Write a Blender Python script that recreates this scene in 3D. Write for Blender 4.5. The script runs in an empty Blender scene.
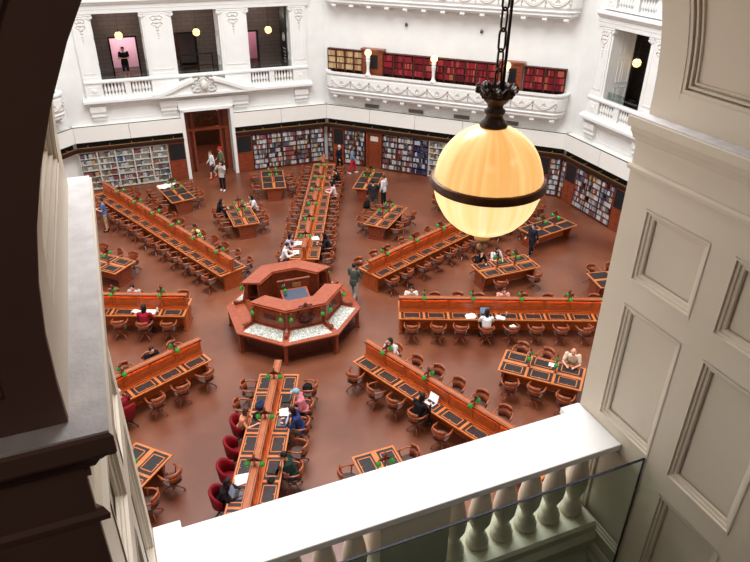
import bpy, math, random
from mathutils import Vector, Matrix
random.seed(7)
PI=math.pi; sin=math.sin; cos=math.cos; rad=math.radians
SC=bpy.context.scene
COL=SC.collection
def lin(c): 
    c=c/255.
    return c/12.92 if c<=.04045 else ((c+.055)/1.055)**2.4
def rgb(r,g,b): return (lin(r),lin(g),lin(b),1)
# ------------------------------------------------------------ materials
MATS={}
def mat(name,col,rough=.5,spec=.5,metal=0,emis=None,es=0,noise=None,nscale=4,bump=0,bscale=60,coat=0,stretch=None,trans=0,alpha=1,ior=1.45):
    m=bpy.data.materials.new(name); m.use_nodes=True
    nt=m.node_tree; b=nt.nodes['Principled BSDF']
    b.inputs['Base Color'].default_value=col; b.inputs['Roughness'].default_value=rough
    b.inputs['Metallic'].default_value=metal
    b.inputs['Specular IOR Level'].default_value=spec; b.inputs['Coat Weight'].default_value=coat
    b.inputs['Transmission Weight'].default_value=trans; b.inputs['IOR'].default_value=ior
    b.inputs['Alpha'].default_value=alpha
    if emis: b.inputs['Emission Color'].default_value=emis; b.inputs['Emission Strength'].default_value=es
    tc=nt.nodes.new('ShaderNodeTexCoord'); mp=nt.nodes.new('ShaderNodeMapping')
    nt.links.new(tc.outputs['Object'],mp.inputs[0])
    if stretch: mp.inputs['Scale'].default_value=stretch
    if noise:
        n=nt.nodes.new('ShaderNodeTexNoise'); n.inputs['Scale'].default_value=nscale; n.inputs['Detail'].default_value=5
        r=nt.nodes.new('ShaderNodeValToRGB'); r.color_ramp.elements[0].position=.3; r.color_ramp.elements[1].position=.7
        r.color_ramp.elements[0].color=col; r.color_ramp.elements[1].color=noise
        nt.links.new(mp.outputs[0],n.inputs['Vector']); nt.links.new(n.outputs['Fac'],r.inputs[0]); nt.links.new(r.outputs[0],b.inputs['Base Color'])
    if bump:
        n=nt.nodes.new('ShaderNodeTexNoise'); n.inputs['Scale'].default_value=bscale
        bp=nt.nodes.new('ShaderNodeBump'); bp.inputs['Strength'].default_value=bump; bp.inputs['Distance'].default_value=.01
        nt.links.new(mp.outputs[0],n.inputs['Vector']); nt.links.new(n.outputs['Fac'],bp.inputs['Height']); nt.links.new(bp.outputs[0],b.inputs['Normal'])
    MATS[name]=m; return m
WOOD=mat('oak',rgb(184,90,38),.36,.5,noise=rgb(150,66,26),nscale=3,stretch=(1,6,6),coat=.15)
WOODL=mat('oak_edge',rgb(212,126,64),.35,.5,noise=rgb(188,100,48),nscale=5,coat=.2)
WOODC=mat('cedar',rgb(142,66,38),.3,.5,noise=rgb(106,46,27),nscale=3,stretch=(1,5,5),coat=.3)
WOODCT=mat('cedar_top',rgb(172,86,54),.28,.5,noise=rgb(136,58,36),nscale=3,stretch=(2,5,5),coat=.3)
WOODD=mat('dark_cedar',rgb(84,34,20),.4,.5,noise=rgb(66,26,16),nscale=3,stretch=(5,5,1))
WOODCH=mat('chair_wood',rgb(160,80,46),.3,.5,noise=rgb(116,54,32),nscale=8,coat=.25)
SEATB=mat('seat_leather',rgb(84,58,48),.45,.5,noise=rgb(66,46,40),nscale=9)
WOODCR=mat('chair_rail_wood',rgb(172,92,54),.3,.5,noise=rgb(132,66,38),nscale=8,coat=.3)
LEATH=mat('leather',rgb(36,31,33),.5,.35,noise=rgb(48,42,44),nscale=9)
WHITE=mat('white_paint',rgb(230,230,228),.55,.3,noise=rgb(224,224,221),nscale=1.5)
CREAM=mat('cream_paint',rgb(229,217,199),.5,.35,noise=rgb(223,210,191),nscale=1.2,bump=.05,bscale=25)
RAILW=mat('rail_paint',rgb(244,243,241),.45,.4)
STONE=mat('grey_capping',rgb(236,232,233),.7,.3,noise=rgb(212,207,209),nscale=14,bump=.2,bscale=70)
UMBER=mat('umber_tone',rgb(126,96,86),.65,.3,noise=rgb(114,86,78),nscale=2,bump=.06,bscale=20)  # brown tone for the gallery side, unlike the cream reveals
RELIEF=mat('relief_plaster',rgb(214,209,202),.6,.3)
BAND=mat('acoustic_panel',rgb(232,230,224),.5,.3)
BLACK=mat('black_paint',rgb(22,20,20),.6,.3)
BOARD=mat('black_noticeboard',rgb(34,32,33),.75,.2)
BRASS=mat('brass',rgb(196,150,88),.35,.5,metal=.6)
BRONZE=mat('dark_bronze',rgb(80,58,48),.42,.5,metal=.3,noise=rgb(52,38,34),nscale=20,bump=.25,bscale=80)
BRONZB=mat('bronze_band',rgb(128,80,54),.38,.5,metal=.15,noise=rgb(98,60,42),nscale=20)
GREEN=mat('green_glass',rgb(10,128,38),.15,.6,emis=rgb(20,180,50),es=.14,coat=.5)
SHELFW=mat('pale_shelf',rgb(196,190,178),.5,.3)
SHELFD=mat('dark_shelf',rgb(78,36,26),.5,.3)
GLOBE=mat('globe_glass',rgb(255,226,170),.3,.5,emis=rgb(255,214,140),es=2.2)
PAPER=mat('paper',rgb(238,238,238),.7,.2)
PAPERT=mat('speckled_page',rgb(236,236,228),.3,.5,noise=rgb(104,110,96),nscale=17)
VENT=mat('vent_metal',rgb(136,128,118),.5,.4)
GDARK=mat('gallery_grey',rgb(112,100,96),.7,.3,noise=rgb(104,92,88),nscale=2)
PINK=mat('rose_wall',rgb(222,198,204),.7,.2)
CHROME=mat('steel',rgb(170,170,172),.25,.5,metal=.9)
RED=mat('red_upholstery',rgb(136,14,30),.7,.3,noise=rgb(116,10,24),nscale=10)
STRIP=mat('strip_light',rgb(255,190,120),.5,.2,emis=rgb(255,172,92),es=30)
CAPW=mat('cap_oak',rgb(184,104,60),.34,.5,noise=rgb(150,78,42),nscale=4,stretch=(1,6,6),coat=.2)
GLASSP=mat('display_glass',rgb(235,240,236),.05,.6)
SIGNG=mat('sign_green',rgb(20,150,80),.4,.3,emis=rgb(20,170,90),es=1.0)
SIGNW=mat('sign_white',rgb(235,240,235),.4,.3,emis=rgb(235,240,235),es=.8)
SKIN1=mat('skin_light',rgb(224,166,140),.5,.4); SKIN2=mat('skin_tan',rgb(176,118,88),.5,.4); SKIN3=mat('skin_brown',rgb(108,68,50),.5,.4)
HAIRK=mat('hair_black',rgb(22,18,18),.5,.4,bump=.3,bscale=120); HAIRB=mat('hair_brown',rgb(72,44,30),.5,.4); HAIRG=mat('hair_grey',rgb(186,180,174),.6,.3)
SHOEK=mat('shoe_black',rgb(24,22,24),.5,.4); SHOEW=mat('shoe_white',rgb(230,228,226),.5,.4); SHOER=mat('shoe_red',rgb(180,40,36),.5,.4)
EYE=mat('eye',rgb(30,22,20),.2,.6); LIP=mat('lips',rgb(160,84,78),.5,.4)
CLOTH={}
def cloth(r,g,b):
    k=(r,g,b)
    if k not in CLOTH: CLOTH[k]=mat('cloth_%d_%d_%d'%k,rgb(r,g,b),.85,.2,noise=rgb(int(r*.88),int(g*.88),int(b*.88)),nscale=12)
    return CLOTH[k]
# floor : maroon-brown linoleum
FLOORM=bpy.data.materials.new('linoleum'); FLOORM.use_nodes=True
nt=FLOORM.node_tree; b=nt.nodes['Principled BSDF']; b.inputs['Roughness'].default_value=.33; b.inputs['Specular IOR Level'].default_value=.8
tc=nt.nodes.new('ShaderNodeTexCoord')
def N(t,**k):
    n=nt.nodes.new(t)
    for a,v in k.items(): n.inputs[a].default_value=v
    return n
n1=N('ShaderNodeTexNoise',Scale=.32,Detail=4.); n2=N('ShaderNodeTexNoise',Scale=2.2,Detail=6.)
r1=nt.nodes.new('ShaderNodeValToRGB'); r1.color_ramp.elements[0].color=rgb(104,54,34); r1.color_ramp.elements[1].color=rgb(134,80,56)
r1.color_ramp.elements[0].position=.38; r1.color_ramp.elements[1].position=.64
r2=nt.nodes.new('ShaderNodeValToRGB'); r2.color_ramp.elements[0].color=(.86,.86,.86,1); r2.color_ramp.elements[1].color=(1.06,1.04,1.02,1)
mx=nt.nodes.new('ShaderNodeMixRGB'); mx.blend_type='MULTIPLY'; mx.inputs[0].default_value=1
nt.links.new(tc.outputs['Object'],n1.inputs['Vector']); nt.links.new(tc.outputs['Object'],n2.inputs['Vector'])
nt.links.new(n1.outputs['Fac'],r1.inputs[0]); nt.links.new(n2.outputs['Fac'],r2.inputs[0])
nt.links.new(r1.outputs[0],mx.inputs[1]); nt.links.new(r2.outputs[0],mx.inputs[2]); nt.links.new(mx.outputs[0],b.inputs['Base Color'])
# alabaster bowls of the hanging lamp
def alabaster(name,c1,c2,es):
    m=bpy.data.materials.new(name); m.use_nodes=True; nt=m.node_tree; b=nt.nodes['Principled BSDF']
    b.inputs['Roughness'].default_value=.25; b.inputs['Base Color'].default_value=rgb(236,206,160)
    tc=nt.nodes.new('ShaderNodeTexCoord'); sp=nt.nodes.new('ShaderNodeSeparateXYZ')
    at=nt.nodes.new('ShaderNodeMath'); at.operation='ARCTAN2'
    co=nt.nodes.new('ShaderNodeCombineXYZ'); no=nt.nodes.new('ShaderNodeTexNoise'); no.inputs['Scale'].default_value=1; no.inputs['Detail'].default_value=3
    ml=nt.nodes.new('ShaderNodeMath'); ml.operation='MULTIPLY'; ml.inputs[1].default_value=7
    mz=nt.nodes.new('ShaderNodeMath'); mz.operation='MULTIPLY'; mz.inputs[1].default_value=2.2
    L=nt.links.new
    L(tc.outputs['Object'],sp.inputs[0]); L(sp.outputs[0],at.inputs[0]); L(sp.outputs[1],at.inputs[1]); L(at.outputs[0],ml.inputs[0])
    L(sp.outputs[2],mz.inputs[0]); L(ml.outputs[0],co.inputs[0]); L(mz.outputs[0],co.inputs[2]); L(co.outputs[0],no.inputs['Vector'])
    r=nt.nodes.new('ShaderNodeValToRGB'); r.color_ramp.elements[0].position=.33; r.color_ramp.elements[1].position=.68
    r.color_ramp.elements[0].color=c1; r.color_ramp.elements[1].color=c2
    L(no.outputs['Fac'],r.inputs[0]); L(r.outputs[0],b.inputs['Emission Color']); b.inputs['Emission Strength'].default_value=es
    return m
ALUP=alabaster('alabaster_upper',rgb(252,176,92),rgb(255,212,134),.88)
ALLO=alabaster('alabaster_lower',rgb(255,204,120),rgb(255,232,180),1.1)
# balustrade glass
GLS=bpy.data.materials.new('tinted_glass'); GLS.use_nodes=True; nt=GLS.node_tree; nt.nodes.clear()
o_=nt.nodes.new('ShaderNodeOutputMaterial'); tr=nt.nodes.new('ShaderNodeBsdfTransparent'); tr.inputs[0].default_value=(.80,.87,.83,1)
gl=nt.nodes.new('ShaderNodeBsdfGlossy'); gl.inputs['Roughness'].default_value=.02; fr=nt.nodes.new('ShaderNodeFresnel'); fr.inputs[0].default_value=1.5
ms=nt.nodes.new('ShaderNodeMixShader'); ms.inputs[0].default_value=.06; nt.links.new(tr.outputs[0],ms.inputs[1]); nt.links.new(gl.outputs[0],ms.inputs[2]); nt.links.new(ms.outputs[0],o_.inputs[0])
GEDGE=mat('glass_edge',rgb(20,28,44),.5,.3)
# ------------------------------------------------------------ mesh builder
class MB:
    def __init__(s): s.v=[];s.f=[];s.m=[]
    def add(s,vs,fs,mi=0):
        o=len(s.v); s.v+= [tuple(v) for v in vs]; s.f+=[tuple(i+o for i in f) for f in fs]; s.m+=[mi]*len(fs); return s
    def box(s,x0,x1,y0,y1,z0,z1,mi=0):
        return s.add([(x0,y0,z0),(x1,y0,z0),(x1,y1,z0),(x0,y1,z0),(x0,y0,z1),(x1,y0,z1),(x1,y1,z1),(x0,y1,z1)],
          [(0,3,2,1),(4,5,6,7),(0,1,5,4),(1,2,6,5),(2,3,7,6),(3,0,4,7)],mi)
    def prism(s,poly,z0,z1,mi=0,ax='z'):
        n=len(poly)
        def P(a,b,c): return {'z':(a,b,c),'x':(c,a,b),'y':(a,c,b)}[ax]
        vs=[P(a,b,z0) for a,b in poly]+[P(a,b,z1) for a,b in poly]
        fs=[tuple(range(n))[::-1],tuple(range(n,2*n))]+[(i,(i+1)%n,(i+1)%n+n,i+n) for i in range(n)]
        return s.add(vs,fs,mi)
    def lathe(s,prof,n=16,c=(0,0,0),mi=0,a0=0):
        vs=[];fs=[]
        for r,z in prof:
            for i in range(n): a=a0+2*PI*i/n; vs.append((c[0]+r*cos(a),c[1]+r*sin(a),c[2]+z))
        for j in range(len(prof)-1):
            for i in range(n): k=(i+1)%n; fs.append((j*n+i,j*n+k,(j+1)*n+k,(j+1)*n+i))
        fs.append(tuple(range(n))[::-1]); fs.append(tuple(range((len(prof)-1)*n,len(prof)*n)))
        return s.add(vs,fs,mi)
    def tube(s,pts,r,n=8,mi=0,closed=False):
        pts=[Vector(p) for p in pts]; m=len(pts); vs=[];fs=[]
        rr=r if isinstance(r,(list,tuple)) else [r]*m
        up=None
        for i,p in enumerate(pts):
            if closed: t=(pts[(i+1)%m]-pts[i-1])
            else: t=pts[min(i+1,m-1)]-pts[max(i-1,0)]
            t.normalize()
            if up is None: up=Vector((0,0,1)) if abs(t.z)<.9 else Vector((0,1,0))
            sd=t.cross(up); sd.normalize(); up=sd.cross(t)
            for k in range(n): a=2*PI*k/n; vs.append(p+(sd*cos(a)+up*sin(a))*rr[i])
        for i in range(m if closed else m-1):
            j=(i+1)%m
            for k in range(n): l=(k+1)%n; fs.append((i*n+k,i*n+l,j*n+l,j*n+k))
        if not closed: fs.append(tuple(range(n))[::-1]); fs.append(tuple(range((m-1)*n,m*n)))
        return s.add(vs,fs,mi)
    def ball(s,c,rx,ry=None,rz=None,n=12,mi=0):
        ry=ry or rx; rz=rz or rx; h=max(4,n//2+1); vs=[(c[0],c[1],c[2]-rz)];fs=[]
        for j in range(1,h):
            t=-PI/2+PI*j/h
            for i in range(n): a=2*PI*i/n; vs.append((c[0]+rx*cos(t)*cos(a),c[1]+ry*cos(t)*sin(a),c[2]+rz*sin(t)))
        vs.append((c[0],c[1],c[2]+rz))
        for i in range(n): fs.append((0,1+(i+1)%n,1+i))
        for j in range(h-2):
            for i in range(n): k=(i+1)%n; fs.append((1+j*n+i,1+j*n+k,1+(j+1)*n+k,1+(j+1)*n+i))
        L=len(vs)-1; o=1+(h-2)*n
        for i in range(n): fs.append((o+i,o+(i+1)%n,L))
        return s.add(vs,fs,mi)
    def cap(s,a,b,ra,rb,n=10):      # capsule between two joints
        a=Vector(a);b=Vector(b); s.ball(a,ra,n=n); s.ball(b,rb,n=n); s.tube([a,b],[ra,rb],n); return s
    def loft(s,secs,n=14):          # sections (centre, rx, ry), horizontal ellipses
        vs=[];fs=[];m=len(secs)
        for c,rx,ry in secs:
            for i in range(n): a=2*PI*i/n; vs.append((c[0]+rx*cos(a),c[1]+ry*sin(a),c[2]))
        for j in range(m-1):
            for i in range(n): k=(i+1)%n; fs.append((j*n+i,j*n+k,(j+1)*n+k,(j+1)*n+i))
        fs.append(tuple(range(n))[::-1]); fs.append(tuple(range((m-1)*n,m*n)))
        return s.add(vs,fs)
    def sweep(s,prof,p0,p1,inward,mi=0):   # profile (offset,z) swept from p0 to p1 (xy), offset along inward vector
        vs=[(p[0]+inward[0]*o,p[1]+inward[1]*o,z) for p in (p0,p1) for o,z in prof]; n=len(prof)
        return s.add(vs,[tuple(range(n)),tuple(range(n,2*n))[::-1]]+[(i,(i+1)%n,(i+1)%n+n,i+n) for i in range(n)],mi)
    def mesh(s,name,mats):
        me=bpy.data.meshes.new(name); me.from_pydata(s.v,[],s.f)
        for m in (mats if isinstance(mats,(list,tuple)) else [mats]): me.materials.append(m)
        me.polygons.foreach_set('material_index',s.m); me.update(); return me
    def build(s,name,mats,parent=None,smooth=False,bevel=0):
        me=s.mesh(name,mats)
        import bmesh
        bm=bmesh.new(); bm.from_mesh(me); bmesh.ops.recalc_face_normals(bm,faces=bm.faces); bm.to_mesh(me); bm.free()
        if smooth: me.shade_smooth()
        o=bpy.data.objects.new(name,me); COL.objects.link(o); o.parent=parent
        if smooth=='auto': pass
        if bevel:
            b=o.modifiers.new('bevel','BEVEL'); b.width=bevel; b.segments=2; b.limit_method='ANGLE'
        return o
def tag(o,label=None,cat=None,group=None,kind=None):
    if label: o['label']=label
    if cat: o['category']=cat
    if group: o['group']=group
    if kind: o['kind']=kind
    return o
def empty(name,loc=(0,0,0),rz=0,parent=None):
    o=bpy.data.objects.new(name,None); COL.objects.link(o); o.location=loc; o.rotation_euler=(0,0,rz); o.empty_display_size=.2; o.parent=parent; return o
def struct(o): o['kind']='structure'; return o
def place(o,loc,rz=0): o.location=loc; o.rotation_euler=(0,0,rz); return o
KIDS={}
def kids(o):
    if o.name not in KIDS: KIDS[o.name]=[c for c in bpy.data.objects if c.parent==o]
    return KIDS[o.name]
def dup(o,loc,rz,label=None,group=None):
    r=o.copy(); COL.objects.link(r); r.location=loc; r.rotation_euler=(0,0,rz)
    if label: r['label']=label
    if group: r['group']=group
    for ch in kids(o):
        c=ch.copy(); COL.objects.link(c); c.parent=r
        for g in kids(ch):
            d=g.copy(); COL.objects.link(d); d.parent=c
    return r
class Proto:
    def __init__(s,make): s.make=make; s.o=None; s.used=False
    def put(s,loc,rz,label=None,group=None):
        if s.o is None: s.o=s.make()
        if not s.used:
            s.used=True; place(s.o,loc,rz)
            if label: s.o['label']=label
            if group: s.o['group']=group
            return s.o
        return dup(s.o,loc,rz,label,group)
# ------------------------------------------------------------ camera
CP=[3.0507447996507793,-20.533923283635524,13.84301774820331,1.5719241178749717,0.5233295366543294,0.010753497110047104,652.5144128394342]
yaw,pit,rol,FL=CP[3:7]
fw=Vector((cos(pit)*cos(yaw),cos(pit)*sin(yaw),-sin(pit))); rt=fw.cross(Vector((0,0,1))).normalized(); up=rt.cross(fw)
R2=rt*cos(rol)+up*sin(rol); U2=-rt*sin(rol)+up*cos(rol)
cd=bpy.data.cameras.new('camera'); cam=bpy.data.objects.new('camera',cd); COL.objects.link(cam)
M=Matrix((R2,U2,-fw)).transposed().to_4x4(); M.translation=Vector(CP[:3]); cam.matrix_world=M
cd.sensor_width=36; cd.lens=FL/750*36; cd.clip_start=.05; cd.clip_end=200; SC.camera=cam
CAMP=Vector(CP[:3])
def project(x,y,z):
    d=Vector((x,y,z))-CAMP; q=d.dot(fw); return 375+FL*d.dot(R2)/q, 281-FL*d.dot(U2)/q
def in_view(x,y,z=.6,mg=12):
    a,b=project(x,y,z)
    if not(-mg<a<750+mg and -mg<b<562+mg): return False
    if b>535-(a-155)*.322+mg: return False                    # behind the balustrade
    if b>180 and a<97+ (b-180)*.16-mg-4: return False             # behind the left pier
    if b>130 and a>640-(b-130)*.225+mg+6: return False            # behind the right pier
    return True
AZ=dict(A=135,B=90,C=45,D=0,E=-45,F=-90,G=-135,H=180)
DN=dict(A='upper-left long desk',B='straight-back long desk',C='long desk behind the globe',D='right-hand long desk',E='lower-right long desk',F='front long desk',G='lower-left long desk',H='left-edge long desk')
ORD=['first','second','third','fourth','fifth','sixth','seventh','eighth','ninth','tenth','eleventh','twelfth','thirteenth']
def pol(az,r,s): a=rad(az); return (r*cos(a)-s*sin(a), r*sin(a)+s*cos(a))
def sideword(cx,cy,x,y):
    a=project(cx,cy,.77); b=project(x,y,.77); dx=b[0]-a[0]; dy=b[1]-a[1]
    if abs(dx)>abs(dy)*.9: return 'right' if dx>0 else 'left'
    return 'near' if dy>0 else 'far'
# ------------------------------------------------------------ floor
fl=MB(); fl.prism([(22*cos(rad(a)),22*sin(rad(a))) for a in range(0,360,45)],-.2,0)
struct(fl.build('floor',FLOORM))
# ------------------------------------------------------------ chairs
def m_seat():
    m=MB(); pts=[]
    for i in range(20):
        a=2*PI*i/20; r=.235; c=abs(cos(a))**.7*(1 if cos(a)>0 else -1); s_=abs(sin(a))**.7*(1 if sin(a)>0 else -1); pts.append((c*r,s_*r))
    m.prism(pts,.43,.465); return m
def arcpts(r,a0,a1,n,z,ry=None): return [(r*cos(rad(a0+(a1-a0)*i/n)),(ry or r)*sin(rad(a0+(a1-a0)*i/n)),z) for i in range(n+1)]
def m_rail():
    m=MB(); p=[(.26,.22,.68)]+arcpts(.275,0,-180,12,.70,.27)+[(-.26,.22,.68)]; m.tube(p,.028,6); return m
def m_back():
    m=MB(); n=8; vs=[]
    for r in (.255,.29):
        for z in (.71,.85):
            for i in range(n+1): a=rad(-42-96*i/n); vs.append((r*cos(a),r*sin(a)*.98,z+(.02*sin(PI*i/n) if z>.7 else 0)))
    k=n+1; fs=[]
    for i in range(n): fs+=[(i,i+1,k+i+1,k+i),(2*k+i,3*k+i,3*k+i+1,2*k+i+1),(k+i,k+i+1,3*k+i+1,3*k+i),(i,2*k+i,2*k+i+1,i+1)]
    fs+=[(0,k,3*k,2*k),(n,2*k+n,3*k+n,k+n)]; m.add(vs,fs); return m
def m_spind():
    m=MB()
    n=8; vs=[]
    for r0,z in ((.2,.46),(.27,.69),(.245,.69),(.175,.46)):
        for i in range(n+1): a=rad(-35-110*i/n); vs.append((r0*cos(a),r0*sin(a),z))
    k=n+1; fs=[]
    for j in range(4):
        for i in range(n): fs.append((j*k+i,j*k+i+1,((j+1)%4)*k+i+1,((j+1)%4)*k+i))
    fs+=[(0,k,2*k,3*k),(n,k+n,2*k+n,3*k+n)]; m.add(vs,fs)
    return m
def m_asup(sx):
    m=MB(); m.tube([(.2*sx,.12,.45),(.25*sx,.15,.56),(.27*sx,.16,.65)],.018,5); return m
def m_col():
    m=MB(); m.lathe([(.03,.12),(.045,.16),(.03,.2),(.028,.36),(.09,.40),(.12,.43)],10); return m
def m_leg(a):
    m=MB(); c,s_=cos(a),sin(a); m.tube([(.03*c,.03*s_,.2),(.13*c,.13*s_,.19),(.22*c,.22*s_,.11),(.28*c,.28*s_,.065)],[.026,.024,.02,.017],6); m.ball((.28*c,.28*s_,.03),.03,n=6); return m
def make_chair():
    t=empty('swivel_chair'); tag(t,None,'chair')
    for n,m,sm in (('seat',m_seat(),0),('arm_rail',m_rail(),1),('backrest',m_back(),1),('back_splat',m_spind(),1),('arm_support',m_asup(1),1),('arm_support',m_asup(-1),1),('column',m_col(),1)): m.build(n,SEATB if n=='seat' else (WOODCR if n in('arm_rail','backrest') else WOODCH),t,bool(sm))
    for i in range(4): m_leg(PI/4+i*PI/2).build('leg',WOODCH,t,True)
    return t
def make_chair_far():
    m=MB()
    for i,q in enumerate([m_seat(),m_rail(),m_back(),m_spind(),m_asup(1),m_asup(-1),m_col()]+[m_leg(PI/4+i*PI/2) for i in range(4)]): m.add(q.v,q.f,{0:1,1:2,2:2}.get(i,0))
    return tag(m.build('swivel_chair',[WOODCH,SEATB,WOODCR]),None,'chair')
def make_red():
    t=empty('red_tub_chair'); tag(t,None,'chair')
    m_seat().build('seat',RED,t)
    n=12; m=MB(); vs=[]
    for r,z in ((.26,.42),(.31,.92),(.27,1.0),(.22,.92),(.19,.46)):
        for i in range(n+1):
            a=rad(20-220*i/n); k=1-.5*(abs(i/n-.5)*2)**2 if z>.7 else 1
            vs.append((r*cos(a),r*sin(a),.44+(z-.44)*k))
    K=n+1; fs=[]
    for j in range(5):
        for i in range(n): fs.append((j*K+i,j*K+i+1,((j+1)%5)*K+i+1,((j+1)%5)*K+i))
    fs+=[tuple(j*K for j in range(5)),tuple(j*K+n for j in range(5))[::-1]]
    m.add(vs,fs); m.build('backrest',RED,t,True)
    m_col().build('column',CHROME,t,True)
    for i in range(4): m_leg(PI/4+i*PI/2).build('leg',SHOEK,t,True)
    return t
CH,CHF,CHR=Proto(make_chair),Proto(make_chair_far),Proto(make_red)
def chair(x,y,rz,label,group,red=False):
    d=(Vector((x,y,.5))-CAMP).length
    P=CHR if red else (CH if d<29.5 else CHF)
    return P.put((x,y,0),rz,label,group)
# ------------------------------------------------------------ long desks
R1,HW,R2D,HD,PIT=3.92,.63,15.69,1.34,.89
NC=13
def cell_leather():
    m=MB(); m.box(-.40,.40,.165,.585,.774,.782); return m
def cell_frame():
    m=MB(); z0,z1=.776,.792
    m.box(-.30,-.272,.20,.55,z0,z1); m.box(.272,.30,.20,.55,z0,z1); m.box(-.30,.30,.20,.226,z0,z1); m.box(-.30,.30,.535,.56,z0,z1)
    m.box(-.012,.012,.5,.55,z0,z1+.004); return m
def divpanel():
    m=MB(); m.box(-.38,.38,.056,.066,.92,1.22); m.box(-.34,.34,.064,.072,.96,1.18); return m
CL_M=None
def make_long():
    t=empty('long_reading_desk'); tag(t,None,'desk')
    L=R2D-R1
    m=MB(); m.box(0,L,-HW,HW,.735,.776); m.build('tabletop',WOODL,t)
    m=MB(); m.box(.02,L-.02,-.055,.055,.776,1.30); m.box(.02,L-.02,-.10,.10,.776,.86); m.box(.02,L-.02,-.14,.14,.776,.81); m.build('divider',WOOD,t)
    m=MB(); m.box(0,L,-.11,.11,HD-.03,HD); m.build('cap_rail',CAPW,t); m=MB(); m.box(0,L,-.112,-.099,HD-.06,HD-.014); m.box(0,L,.099,.112,HD-.06,HD-.014); m.build('cap_shade_lip',WOODD,t); m=MB(); m.box(.02,L-.02,-.085,-.07,HD,HD+.006); m.box(.02,L-.02,.07,.085,HD,HD+.006); m.build('cap_bead',WOODD,t)  # lip coloured dark to stand in for the shade line under the cap
    for sy in (-1,1):
        m=MB(); m.box(.1,L-.1,sy*.084 if sy>0 else -.097,.097 if sy>0 else -.084,HD-.05,HD-.03); m.build('strip_lamp',STRIP,t)
    m=MB(); m.box(.12,L-.12,-.08,.08,.06,.735); m.box(.12,L-.12,-.12,.12,0,.06); m.build('spine_panel',WOOD,t)
    for x0,x1 in ((.05,.13),(L-.13,L-.05)):
        m=MB(); m.box(x0,x1,-.42,.42,.08,.735); m.box(x0-.02,x1+.02,-.46,.46,0,.09); m.box(x0-.02,x1+.02,-.5,.5,.67,.735)
        m.box(x0-.012,x1+.012,-.36,-.06,.16,.6); m.box(x0-.012,x1+.012,.06,.36,.16,.6); m.build('end_panel',WOOD,t)
    lm=cell_leather().mesh('leather_inset',LEATH); fm=cell_frame().mesh('reading_frame',WOODL); dm=divpanel().mesh('divider_panel',WOOD)
    br=MB(); br.prism([(.08,.40),(.56,.70),(.56,.735),(.08,.735)],-.03,.03,ax='x'); bm_=br.mesh('bracket',WOOD)
    st=MB(); st.box(-.035,.035,.055,.085,.81,1.27); sm_=st.mesh('stile',WOOD)
    for k in range(NC):
        for sd in (0,1):
            x=.48+PIT*k
            for me in (lm,fm,dm)+((bm_,sm_) if k<NC-1 else ()):
                o=bpy.data.objects.new(me.name,me); COL.objects.link(o); o.parent=t; o.rotation_euler=(0,0,PI*sd)
                o.location=(x+(PIT/2 if me in (bm_,sm_) else 0),0,0)
    return t
LD=Proto(make_long)
for k,l in dict(A='long double-sided reading desk running from the central counter to the back left corner',
  B='long double-sided reading desk running straight back from the central counter',
  C='long double-sided reading desk passing behind the hanging globe lamp',
  D='long double-sided reading desk running level to the right, woman with laptop midway',
  E='long double-sided reading desk slanting to the balustrade, person in black seated mid-length',
  F='long double-sided reading desk seen end-on above the white balustrade, red chairs beside it',
  G='long reading desk running down left from the counter to the left pier',
  H='long reading desk at the left edge, person in red top seated in front').items():
    a=rad(AZ[k]); LD.put((R1*cos(a),R1*sin(a),0),a,l,'long radial reading desks')
# ------------------------------------------------------------ lamps on desks
def make_lamp(h,zs):
    def f():
        t=empty('reading_lamp'); tag(t,None,'lamp')
        m=MB(); m.box(-.05,.05,-.05,.05,0,.03); m.box(-.022,.022,-.022,.022,.03,h-.06); m.lathe([(.045,h-.08),(.05,h-.05),(.012,h),(.004,h+.03)],4,a0=PI/4); m.build('post',WOODC,t)
        m=MB(); m.tube([(0,-.19,zs+.09),(0,-.17,zs+.15),(0,-.06,zs+.11),(0,.06,zs+.11),(0,.17,zs+.15),(0,.19,zs+.09)],.016,6)
        m.prism([(-.15,zs+.10),(.15,zs+.10),(.10,zs+.16),(.03,zs+.20),(0,zs+.30),(-.03,zs+.20),(-.10,zs+.16)],-.022,.022,ax='x'); m.build('crossarm',WOODD,t)
        for s in (-1,1):
            m=MB(); m.lathe([(.012,.09),(.026,.075),(.052,.052),(.072,.01),(.076,-.028),(.06,-.056),(.026,-.07)],12,(0,.19*s,zs)); m.build('lamp_shade',GREEN,t,True)
        return t
    return f
LP1=Proto(make_lamp(.38,.06)); LP2=Proto(make_lamp(.78,.42))
for k in AZ:
    for i in range(6):
        r=4.845+1.78*i; x,y=pol(AZ[k],r,0)
        if in_view(x,y,1.4): LP1.put((x,y,HD),rad(AZ[k]),'green-shaded twin lamp on the %s, %s from the counter'%(DN[k],ORD[i]),'green-shaded lamps on the long desks')
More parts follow.
